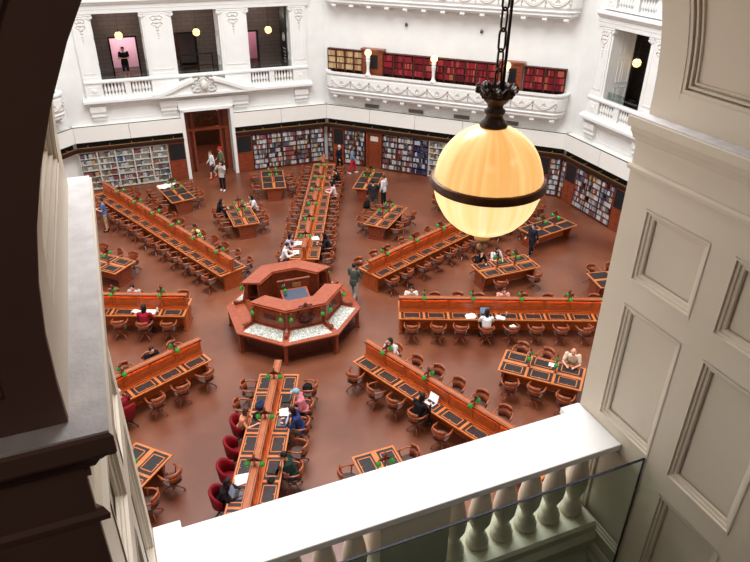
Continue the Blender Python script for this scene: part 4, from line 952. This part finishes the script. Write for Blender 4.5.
        # downlights under the rail wash the shelves
# upper floor bookcases behind the balcony
BW=(6.86-4.68)/4
UP=dict(kind='big',hmax=.275)
for i in range(4): bookcase(67.5,-6.88+i*.55,-6.33+i*.55,4.55,6.74,6,16.98,.26,SHELFD,SHELFD,'upper bookcase of beige bound volumes, %s of four'%ordl(i,4),'bookcases behind the balcony',key='bei',label='beige bound volume on the upper shelves at the left of the balcony',group='beige bound volumes behind the balcony',pal=PAL_BEI,**UP)
for i in range(4)[::-1]: bookcase(67.5,4.42+i*.53,4.95+i*.53,4.55,6.74,6,16.98,.26,SHELFD,SHELFD,'upper bookcase of red volumes right of right-hand cabinet, %s of four'%ordl(i,4),'bookcases behind the balcony',key='red',label='red bound volume on the upper shelves behind the white balcony',group='red bound volumes behind the balcony',pal=PAL_RED,**UP)
for i in range(11)[::-1]: bookcase(67.5,-3.42+i*.594,-2.826+i*.594,4.55,6.74,6,16.98,.26,SHELFD,SHELFD,'upper bookcase of red volumes between the two cabinets, %s of eleven'%ordl(i,11),'bookcases behind the balcony',key='red',label='red bound volume on the upper shelves behind the white balcony',group='red bound volumes behind the balcony',pal=PAL_RED,**UP)
for s,l in ((-4.66,'left'),(3.12,'right')):
    t=empty('tall_cabinet',(*fpt(67.5,s,16.92),4.5),rad(-22.5)); tag(t,'tall cedar cabinet with black panel behind the balcony, %s of two'%l,'cabinet')
    m=MB(); m.box(0,1.22,0,.32,0,2.3); m.box(-.04,1.26,-.06,.32,2.28,2.36); m.box(-.08,1.3,-.1,.32,2.34,2.42); m.build('body',WOODC,t)
    m=MB(); m.box(.3,.92,-.02,0,1.35,2.1); m.build('black_panel',BOARD,t)
    m=MB(); m.box(.12,.58,-.02,0,.2,1.25); m.build('door',WOODC,t); m=MB(); m.box(.64,1.1,-.02,0,.2,1.25); m.build('door',WOODC,t)
for k,s_ in STUFF.items():
    me=bpy.data.meshes.new('books'); me.from_pydata(s_['v'],[],s_['f'])
    for mt in s_['mats']: me.materials.append(mt)
    me.polygons.foreach_set('material_index',s_['m']); o=bpy.data.objects.new('books' if k!='red' else 'bound_volumes',me); COL.objects.link(o)
    tag(o,'rows of books on the ground floor shelves of the back walls' if k=='more_low' else ('remaining books on the right wall shelves' if k=='low' else 'remaining red bound volumes on the upper shelves'),'books',None,'stuff')
# ------------------------------------------------------------ the near wall, arch and balustrade (frame K: x along the wall, y towards the room)
KX,KY=CP[0],CP[1]; KR=rad(22.5)
def K(o): o.location=(KX,KY,0); o.rotation_euler=(0,0,KR); return o
UL,UR,V0,V1=-.198,2.676,1.25,2.709; ZS=12.865; AC=1.26; AR=1.462; ZA=12.98; ZR=10.843; ZF=9.64
RC=.04
m=MB()
m.box(-2.2,UL-RC,V0,V1,0,ZS); m.box(UR+RC,12.2,V0,V1,0,ZS); m.box(UL-RC,UR+RC,V0,V1,0,ZF)
arc=[(AC+AR+RC,ZS)]+[(AC+(AR+RC)*cos(PI*i/40),ZA+(AR+RC)*sin(PI*i/40)) for i in range(41)]+[(AC-AR-RC,ZS)]
m.prism([(-2.2,ZS)]+arc[::-1]+[(12.2,ZS),(12.2,17),(-2.2,17)],V0,V1,ax='y')
wf=struct(K(m.build('wall_front',CREAM)))
# stiles and rails of the panelled reveals
COLS=[(1.461,1.92),(2.07,2.529)]; ROWS=[(11.938,12.388),(10.918,11.773),(9.98,10.759)]
def reveal(u,s,name):      # s=+1 : right reveal (panels face -x)
    u0,u1=sorted((u,u+s*RC)); m=MB()
    ys=[V0,COLS[0][0],COLS[0][1],COLS[1][0],COLS[1][1],V1]
    for a,b in ((V0,COLS[0][0]),(COLS[0][1],COLS[1][0]),(COLS[1][1],V1)): m.box(u0,u1,a,b,ZF,ZS)
    zs=[ZF]+[z for r in ROWS[::-1] for z in r]+[ZS]
    for a,b in COLS:
        for i in range(0,len(zs),2): m.box(u0,u1,a,b,zs[i],zs[i+1])
    m.build(name,CREAM,wf)
    for a,b in COLS:
        for z0,z1 in ROWS:
            # stepped moulding ring inside the recess
            m=MB(); rings=[(0,0.0),(.012,.0),(.016,.012),(.03,.014),(.034,.022),(.05,.026),(.056,RC-.004)]
            vs=[];fs=[]
            for o,dp in rings:
                uu=u+s*(dp-.004)
                vs+=[(uu,a+o,z0+o),(uu,b-o,z0+o),(uu,b-o,z1-o),(uu,a+o,z1-o)]
            for j in range(len(rings)-1):
                for i in range(4): k=(i+1)%4; fs.append((j*4+i,j*4+k,(j+1)*4+k,(j+1)*4+i))
            m.add(vs,fs); m.build('panel_moulding',CREAM,wf)
reveal(UR,1,'reveal_framing'); reveal(UL,-1,'reveal_framing')
# soffit strips and curved panel mouldings
def arcstrip(m,r0,r1,y0,y1,a0,a1,n=40):
    vs=[];fs=[]
    for i in range(n+1):
        a=rad(a0+(a1-a0)*i/n)
        for r in (r0,r1):
            for y in (y0,y1): vs.append((AC+r*cos(a),y,ZA+r*sin(a)))
    for i in range(n):
        o=i*4;p=o+4
        fs+=[(o,o+1,p+1,p),(o+2,p+2,p+3,o+3),(o,p,p+2,o+2),(o+1,o+3,p+3,p+1)]
    fs+=[(0,2,3,1),(n*4,n*4+1,n*4+3,n*4+2)]
    m.add(vs,fs)
m=MB(); arcstrip(m,AR,AR+RC,V0,1.461,0,180); arcstrip(m,AR,AR+RC,2.529,V1,0,180)
for s in (-1,1):
    q0,q1=sorted((AC+s*AR,AC+s*(AR+RC))); m.box(q0,q1,V0,V1,ZS,ZA)
for a,b in ((0,1.7),(85,95),(178.3,180)): arcstrip(m,AR,AR+RC,1.461,2.529,a,b,8)
m.build('soffit_framing',CREAM,wf)
m=MB()
for a,b in ((1.7,85),(95,178.3)):
    for off,dp,t in ((.0,.004,.02),(.03,.014,.012),(.052,.026,.01)):
        d=math.degrees(off/AR)
        arcstrip(m,AR+dp,AR+RC,1.461+off,1.461+off+t,a+d,b-d,30); arcstrip(m,AR+dp,AR+RC,2.529-off-t,2.529-off,a+d,b-d,30)
        td=math.degrees(t/AR); arcstrip(m,AR+dp,AR+RC,1.461+off,2.529-off,a+d,a+d+td,2); arcstrip(m,AR+dp,AR+RC,1.461+off,2.529-off,b-d-td,b-d,2)
m.build('soffit_moulding',CREAM,wf)
# impost mouldings
IMP=[(0,12.56),(.03,12.565),(.034,12.585),(.018,12.60),(0,12.60)]
IMC=[(0,12.70),(.012,12.70),(.014,12.735),(.03,12.74),(.045,12.765),(.06,12.78),(.062,12.80),(.09,12.805),(.095,12.815),(.095,ZS-.006),(.085,ZS),(-.04,ZS)]
def impost(u,s,mt,top):
    for prof in (IMP,IMC):
        kk=.86 if s<0 else .5; prof=[(p[0]*kk if p[0]>0 else p[0],p[1]) for p in prof]
        m=MB(); vs=[];fs=[];n=len(prof)
        path=[(u+s*2.2,V0),(u,V0),(u,V1),(u+s*1.0,V1)]
        offs=[(0,-1),(-s,-1),(-s,1),(0,1)]
        for (px,py),(ox,oy) in zip(path,offs):
            for o,z in prof: vs.append((px+ox*o,py+oy*o,z))
        for i in range(3):
            for j in range(n):
                fs.append((i*n+j,i*n+(j+1)%n,(i+1)*n+(j+1)%n,(i+1)*n+j))
        fs+=[tuple(range(n)),tuple(range(3*n,4*n))[::-1]]
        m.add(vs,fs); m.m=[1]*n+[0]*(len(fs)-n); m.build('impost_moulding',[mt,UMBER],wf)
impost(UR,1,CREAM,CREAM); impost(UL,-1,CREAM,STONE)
m=MB(); m.box(UL-.06,UL+.075,V0-.075,V1+.075,ZS,ZS+.006); m.box(UL-2,UL-.06,V0-.075,V0,ZS,ZS+.006); m.build('impost_capping',STONE,wf)
m=MB(); m.box(UR-.043,UR+.08,V0-.043,V1+.043,ZS,ZS+.006); m.build('impost_capping',STONE,wf)
# brown gallery facing of the near wall (the side towards the viewer)
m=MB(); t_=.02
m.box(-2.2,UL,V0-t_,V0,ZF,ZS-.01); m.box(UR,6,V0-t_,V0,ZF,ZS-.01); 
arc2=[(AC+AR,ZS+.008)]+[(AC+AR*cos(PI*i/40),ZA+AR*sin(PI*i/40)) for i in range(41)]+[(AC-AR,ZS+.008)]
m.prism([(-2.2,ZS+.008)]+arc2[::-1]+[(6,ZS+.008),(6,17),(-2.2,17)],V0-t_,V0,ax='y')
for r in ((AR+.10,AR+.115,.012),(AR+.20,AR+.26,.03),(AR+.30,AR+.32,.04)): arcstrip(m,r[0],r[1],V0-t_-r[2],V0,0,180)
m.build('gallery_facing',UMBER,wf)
# gallery enclosure behind the viewer
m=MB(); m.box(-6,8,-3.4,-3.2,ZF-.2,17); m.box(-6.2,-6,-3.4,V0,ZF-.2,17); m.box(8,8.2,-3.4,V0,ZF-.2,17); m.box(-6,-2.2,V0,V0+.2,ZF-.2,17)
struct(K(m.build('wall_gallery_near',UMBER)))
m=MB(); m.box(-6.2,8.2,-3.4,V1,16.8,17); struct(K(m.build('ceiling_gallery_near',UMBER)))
m=MB(); m.box(-6.2,8.2,-3.4,V0,ZF-.2,ZF); m.box(UL,UR,V0,2.3,ZF-.1,ZF+.002); struct(K(m.build('floor_gallery_near',mat('dark_tiles',rgb(64,66,64),.5,.4))))
# skirting of the right reveal
m=MB(); 
for u,s in ((UR,1),(UL,-1)): m.sweep([(0,ZF),(.05,ZF),(.05,ZF+.14),(.035,ZF+.17),(.03,ZF+.20),(.012,ZF+.225),(0,ZF+.235)],(u,V0),(u,2.3),(-s,0))
K(m.build('baseboard_right',CREAM)); struct(bpy.data.objects['baseboard_right'])
# balustrade
bl=K(empty('balustrade')); tag(bl,'broad white-topped stone balustrade crossing below the viewer in front of the glass','balustrade')
m=MB(); m.prism([(UL+.002,2.277),(UR-.002,2.277),(UR-.002,V1+.012),(2.52,V1+.012),(2.52,2.664),(-.045,2.664),(-.045,V1+.012),(UL+.002,V1+.012)],ZR-.05,ZR); m.build('rail',RAILW,bl,bevel=.006)
m=MB(); m.box(UL+.01,UR-.01,2.32,2.62,ZR-.08,ZR-.05); m.build('rail_underside',CREAM,bl)
m=MB(); m.box(1.01,1.47,2.32,2.62,10.08,ZR-.08); m.build('pedestal',CREAM,bl,bevel=.004)
m=MB(); m.box(UL+.01,UR-.01,2.30,2.66,ZF,9.98); m.sweep([(0,9.90),(.05,9.92),(.05,9.96),(.02,10.0),(.02,10.06),(0,10.08),(-.32,10.08),(-.32,9.9)],(UL+.01,2.32),(UR-.01,2.32),(0,-1)); m.sweep([(0,ZF+.002),(.05,ZF+.002),(.05,ZF+.12),(.02,ZF+.16),(0,ZF+.18)],(UL+.06,2.30),(UR-.06,2.30),(0,-1)); m.build('plinth',CREAM,bl)
bme=baluster_mesh(.685,.078,20); bme2=bme.mesh('baluster',CREAM); bme2.shade_smooth()
for u in (2.56,2.37,2.175,1.98,1.79,1.6,.905,.71,.515,.32,.125,-.07):
    o=bpy.data.objects.new('baluster',bme2); COL.objects.link(o); o.parent=bl; o.location=(u,2.47,10.08)
gp=K(empty('glass_screen')); tag(gp,'frameless green-tinted glass screen in front of the white balustrade','glass screen')
m=MB(); m.box(UL+.02,UR-.012,2.074,2.086,ZF+.005,10.902); m.build('pane',GLS,gp)
m=MB(); m.box(UL+.02,UR-.012,2.0735,2.0865,10.902,10.908); m.box(UR-.013,UR-.009,2.0735,2.0865,ZF+.005,10.908); m.build('edge',GEDGE,gp)
# hanging globe lamp
hl=empty('hanging_globe_lamp'); a=KR; u_,v_=1.239,1.928
hl.location=(KX+u_*cos(a)-v_*sin(a),KY+u_*sin(a)+v_*cos(a),12.970); tag(hl,'large glowing alabaster globe lamp on a chain in the arch','lamp')
R=.197; ZK=1.06
def bowl(z0,z1):
    n=24; pr=[]
    for i in range(n+1):
        t=z0+(z1-z0)*i/n; pr.append((max(.004,R*cos(t)),R*ZK*sin(t)))
    m=MB(); vs=[];fs=[];S=72
    for r,z in pr:
        for i in range(S):
            a=2*PI*i/S; q=r*(1+.006*cos(a*24)); vs.append((q*cos(a),q*sin(a),z))
    for j in range(len(pr)-1):
        for i in range(S): k=(i+1)%S; fs.append((j*S+i,j*S+k,(j+1)*S+k,(j+1)*S+i))
    fs.append(tuple(range(S))[::-1]); fs.append(tuple(range((len(pr)-1)*S,len(pr)*S))); m.add(vs,fs); return m
bowl(0.02,PI/2).build('upper_bowl',ALUP,hl,True); bowl(-PI/2,-.02).build('lower_bowl',ALLO,hl,True)
RB=.205; m=MB(); m.lathe([(R-.004,-.016),(RB,-.017),(RB+.006,-.012),(RB+.002,-.006),(RB+.008,0),(RB+.002,.006),(RB+.006,.012),(RB,.017),(R-.004,.016)],64); m.build('band',BRONZB,hl,True)
m=MB(); m.lathe([(.016,-R*ZK+.004),(.014,-R*ZK-.014),(.030,-R*ZK-.018),(.031,-R*ZK-.026),(.010,-R*ZK-.034),(.009,-R*ZK-.048),(.018,-R*ZK-.056),(.017,-R*ZK-.066),(.004,-R*ZK-.070)],20); m.build('finial',mat('pale_finial',rgb(206,160,120),.4,.4),hl,True)
R=R*ZK+.002; m=MB(); m.lathe([(.046,R-.010),(.050,R-.002),(.044,R+.008),(.034,R+.018),(.028,R+.032),(.036,R+.042),(.037,R+.050),(.027,R+.058),(.027,R+.068),(.034,R+.076),(.048,R+.092),(.052,R+.100)],28); m.build('neck',BRONZE,hl,True)
m=MB()
for i in range(8):
    a=2*PI*i/8; c,s=cos(a),sin(a)
    for q,wd in ((0,.022),):
        P=[(.028,R+.084),(.041,R+.088),(.051,R+.101),(.054,R+.118),(.059,R+.128),(.066,R+.122),(.067,R+.112)]; Wd=[.013,.020,.024,.024,.021,.016,.007]
        vs=[];fs=[]
        for (r,z),w in zip(P,Wd):
            for k,b in ((-1,.006),(-.5,-.004),(0,.004),(.5,-.004),(1,.006)):
                for th in (0,.006): vs.append(((r+b-th)*c-k*w*s,(r+b-th)*s+k*w*c,z+b*1.5))
        for j in range(len(P)-1):
            for k in range(4):
                o=j*10+k*2; p=o+10
                fs+=[(o,o+2,p+2,p),(o+1,p+1,p+3,o+3)]
            o=j*10; fs+=[(o,o+10,o+11,o+1),(o+8,o+9,o+19,o+18)]
        e=(len(P)-1)*10; fs.append((e,e+2,e+4,e+6,e+8,e+9,e+7,e+5,e+3,e+1))
        m.add(vs,fs)
        m.ball((.066*c,.066*s,R+.114),.009,.009,.007,n=8); m.ball((.05*cos(a+.39),.05*sin(a+.39),R+.10),.009,n=8)
m.build('leaf_crown',BRONZE,hl,True)
m=MB(); m.lathe([(.045,R+.092),(.05,R+.102),(.02,R+.105),(.012,R+.12)],20); m.build('crown_dish',BRONZE,hl,True)
m=MB(); z=R+.115; i=0
while z<1.35:
    rot=PI/2*(i%2)+.5; c,s=cos(rot),sin(rot); w,h=.0135,.037
    pts=[]
    for k in range(16):
        a=2*PI*k/16; x=w*cos(a); y=h*.55*sin(a)+(h*.45 if sin(a)>0 else -h*.45); pts.append((x*c,x*s,z+h+y))
    m.tube(pts,.0038,6,closed=True); z+=2*h-.010; i+=1
m.build('chain',BRONZE,hl,True)
m=MB(); m.tube([(.018,-.004,R+.11),(.020,-.002,.8),(.02,0,1.37)],.0052,8); m.build('cable',BRONZE,hl,True)
# ceiling dome
m=MB(); n=48; pr=[(18.9,15.4)]+[(18.9*cos(t),15.4+17*sin(t)) for t in [PI/2*i/14 for i in range(1,14)]]
vs=[];fs=[]
for r,z in pr:
    for i in range(n): vs.append((r*cos(2*PI*i/n),r*sin(2*PI*i/n),z))
for j in range(len(pr)-1):
    for i in range(n): k=(i+1)%n; fs.append((j*n+i,(j+1)*n+i,(j+1)*n+k,j*n+k))
m.add(vs,fs); struct(m.build('ceiling',WHITE))
# ------------------------------------------------------------ things lying on the desks
def dpos(k,r,off): return pol(AZ[k],r,off)
ZT=.793
def paper(x,y,rz,label,w=.21,l=.30,z=ZT,n=1,cat='paper'):
    m=MB()
    for i in range(n): 
        a=random.uniform(-.4,.4) if n>1 else 0; c,s=cos(a),sin(a); ox,oy=(random.uniform(-.06,.06),random.uniform(-.06,.06)) if n>1 else (0,0)
        P=[(ox+c*px-s*py,oy+s*px+c*py) for px,py in ((-w/2,-l/2),(w/2,-l/2),(w/2,l/2),(-w/2,l/2))]; m.prism(P,i*.003,i*.003+.0028)
    o=m.build('paper_sheets' if n>1 else 'paper_sheet',PAPER); place(o,(x,y,z),rz); tag(o,label,cat); return o
def laptop(x,y,rz,label,col,scr):
    t=empty('laptop',(x,y,ZT),rz); tag(t,label,'laptop')
    m=MB(); m.box(-.17,.17,-.12,.12,0,.018); m.build('base',col,t,bevel=.003)
    m=MB(); m.box(-.14,.14,-.02,.09,.018,.021); m.build('keyboard',SHOEK,t)
    m=MB(); m.add([(-.17,.12,.012),(.17,.12,.012),(.17,.20,.235),(-.17,.20,.235),(-.17,.13,.008),(.17,.13,.008),(.17,.21,.232),(-.17,.21,.232)],[(0,1,2,3),(7,6,5,4),(0,4,5,1),(1,5,6,2),(2,6,7,3),(3,7,4,0)]); l=m.build('lid',col,t)
    m=MB(); m.add([(-.155,.122,.025),(.155,.122,.025),(.155,.192,.222),(-.155,.192,.222)],[(0,1,2,3)]); m.build('screen',scr,t)
    return t
SCRB=mat('screen_blue',rgb(120,134,160),.2,.5,emis=rgb(120,140,170),es=.35); SCRW=mat('screen_white',rgb(226,230,236),.2,.5,emis=rgb(226,230,240),es=.6); DG=mat('laptop_grey',rgb(86,94,104),.35,.5); SLV=mat('laptop_silver',rgb(214,216,220),.35,.5)
def bag(x,y,rz,z,label,c,w=.3,d=.2,h=.26,name='bag'):
    t=empty(name,(x,y,z),rz); tag(t,label,name)
    m=MB(); m.loft([((0,0,0),w*.46,d*.44),((0,0,.03),w*.52,d*.52),((0,0,h*.5),w*.5,d*.5),((.01,0,h*.85),w*.4,d*.36),((.02,0,h),w*.2,d*.16)],14); m.build('body',cloth(*c),t,True)
    m=MB(); m.tube([(-w*.2,0,h*.85),(-w*.1,0,h*1.15),(w*.12,0,h*1.15),(w*.22,0,h*.85)],.012,6); m.build('handle',cloth(*c),t); m=MB(); m.ball((0,-d*.45,h*.35),w*.3,d*.2,h*.26,n=10); m.build('pocket',cloth(*c),t,True); return t
x,y=dpos('H',5.26,.36); paper(x,y,1.57,'open white papers beside the person in red at left-edge desk',.3,.4,n=2)
x,y=dpos('H',5.75,.34); paper(x,y,1.2,'white sheet farther left on the left-edge desk')
x,y=dpos('H',4.95,.36); m=MB(); m.lathe([(.03,0),(.032,.15),(.012,.18),(.014,.2)],12); o=m.build('bottle',PAPER); place(o,(x,y,ZT)); tag(o,'small white bottle on the left-edge desk','bottle')
x,y=pol(157.5,9.0,.4); paper(x,y,.4,'white sheet in front of the navy person, left-edge small table')
x,y=dpos('D',7.08,-.36); laptop(x,y,PI*0,'dark open laptop in front of the white tee on right-hand desk',DG,SCRB)
x,y=dpos('D',6.55,-.42); paper(x,y,.35,'open white pages left of the laptop on right-hand desk',.34,.26,n=3)
x,y=dpos('D',7.62,-.46); paper(x,y,1.0,'scattered white notes right of the laptop on right-hand desk',n=3)
x,y=dpos('D',7.86,-.38); t=empty('bottle',(x,y,ZT)); tag(t,'clear water bottle standing on the right-hand desk','bottle'); m=MB(); m.lathe([(.035,0),(.036,.14),(.03,.17),(.014,.2)],14); m.build('body',mat('clear_plastic',rgb(190,176,170),.15,.6),t,True); m=MB(); m.lathe([(.016,.2),(.016,.23)],10); m.build('cap',SHOEK,t)
x,y=dpos('D',6.2,-.95); bag(x,y,0,.47,'white cloth bag left on a chair at right-hand desk',(226,222,220),.34,.26,.14)
x,y=dpos('D',7.96,-.95); bag(x,y,0,.47,'dark bag with white pages on a chair at right-hand desk',(60,60,66),.34,.26,.2); paper(x+.08,y-.06,.5,'white sheet on the dark bag at right-hand desk',z=.73)
x,y=dpos('E',7.07,-.36); laptop(x,y,rad(-45),'white laptop on the lower-right desk',SLV,SCRW)
x,y=dpos('F',5.5,-.36); bag(x,y,1.2,ZT,'navy and white cloth bundle on the front desk',(44,54,84),.36,.3,.16)
x,y=dpos('F',5.95,-.34); bag(x,y,.2,ZT,'black bag before the peach top on the front desk',(34,32,34),.34,.26,.15)
x,y=dpos('F',8.35,-.36); paper(x,y,.3,'cream papers on the front desk beside the black top',.34,.3,n=4)
x,y=dpos('F',8.88,-.38); laptop(x,y,rad(-270),'grey laptop in front of the black top, front desk',DG,SCRB)
x,y=dpos('F',5.15,.36); laptop(x,y,rad(-90),'black laptop before the checked shirt on front desk',SHOEK,SCRB)
x,y=dpos('F',5.72,.38); paper(x,y,.2,'pink and white papers between laptops on front desk',n=4)
x,y=dpos('F',6.2,.38); laptop(x,y,rad(-90),'laptop with bright white screen on front desk',DG,SCRW)
x,y=dpos('F',8.0,.36); laptop(x,y,rad(-100),'open black laptop before the green tee, front desk',SHOEK,SCRB)
x,y=dpos('F',8.4,.38); bag(x,y,.4,ZT,'small black pouch beside the black laptop, front desk',(38,38,46),.22,.16,.08)
x,y=dpos('F',4.3,.92); bag(x,y,.4,.47,'black bag on the chair at counter end of front desk',(34,30,34),.32,.26,.22)
x,y=dpos('B',5.35,.38); paper(x,y,.1,'white papers by the lavender top on straight-back desk',.3,.36,n=3)
x,y=dpos('B',4.5,.4); paper(x,y,.1,'white notebook at the counter end of straight-back desk',.26,.34)
x,y=dpos('B',5.85,-.34); paper(x,y,.2,'white papers by the person in black on straight-back desk',.3,.36,n=3)
x,y=pol(123.7,14.45,.25); paper(x,y,.8,'stack of white brochures on table by the left bookshelves',.6,.5,n=4,z=.784)
x,y=pol(123.7,14.5,-.3); paper(x,y,.3,'white leaflets near the lamp, table by left bookshelves',.4,.3,n=3,z=.784)
x,y=2.55,11.15; bag(x,y,.3,0,'black bag on the floor beside the man in dark jacket',(30,28,30),.4,.25,.42)
x,y=pol(-22.5,9.5,.36); paper(x,y,1.2,'white sheet in front of the bald man',.2,.28)
# ------------------------------------------------------------ light
def area(name,loc,size,power,col=(1,1,1),rot=(0,0,0),shape='DISK',sy=None):
    l=bpy.data.lights.new(name,'AREA'); l.shape=shape; l.size=size; l.energy=power; l.color=col
    if sy: l.size_y=sy
    o=bpy.data.objects.new(name,l); COL.objects.link(o); o.location=loc; o.rotation_euler=rot; return o
area('dome_skylight',(0,0,27),17,9300,(.98,.99,1))
def pt(name,loc,power,col,r=.1):
    l=bpy.data.lights.new(name,'POINT'); l.energy=power; l.color=col; l.shadow_soft_size=r; o=bpy.data.objects.new(name,l); COL.objects.link(o); o.location=loc; return o
for az,s,d,z,p,c in ((112.5,-3.85,19.4,8.3,28,(1,.85,.72)),(112.5,.18,19.4,8.3,22,(1,.85,.72)),(112.5,4.2,19.4,8.3,26,(1,.85,.72)),(112.5,-3.6,22.6,7.0,70,(1,.80,.84)),(112.5,3.7,22.6,7.0,26,(1,.6,.66)),(112.5,.8,18.5,3.3,26,(1,.6,.3)),(22.5,-4.0,19.6,8.4,5,(1,.85,.72))):
    x,y=fpt(az,s,d); pt('gallery_lamp',(x,y,z),p,c,.12)
a_=KR
for u_,v_,z_,p_ in ((3.5,-1.2,16.2,30),(-.8,-1.8,16.2,22)): area('gallery_fill_light',(KX+u_*cos(a_)-v_*sin(a_),KY+u_*sin(a_)+v_*cos(a_),z_),.9,p_,(1,.86,.74))  # unseen warm fills, added to lift the dark pier face and the reveal
w=bpy.data.worlds.new('world'); SC.world=w; w.use_nodes=True; w.node_tree.nodes['Background'].inputs[0].default_value=(1,.97,.94,1); w.node_tree.nodes['Background'].inputs[1].default_value=.25
SC.view_settings.view_transform='Standard'; SC.view_settings.look='None'; SC.view_settings.gamma=1; SC.view_settings.exposure=0
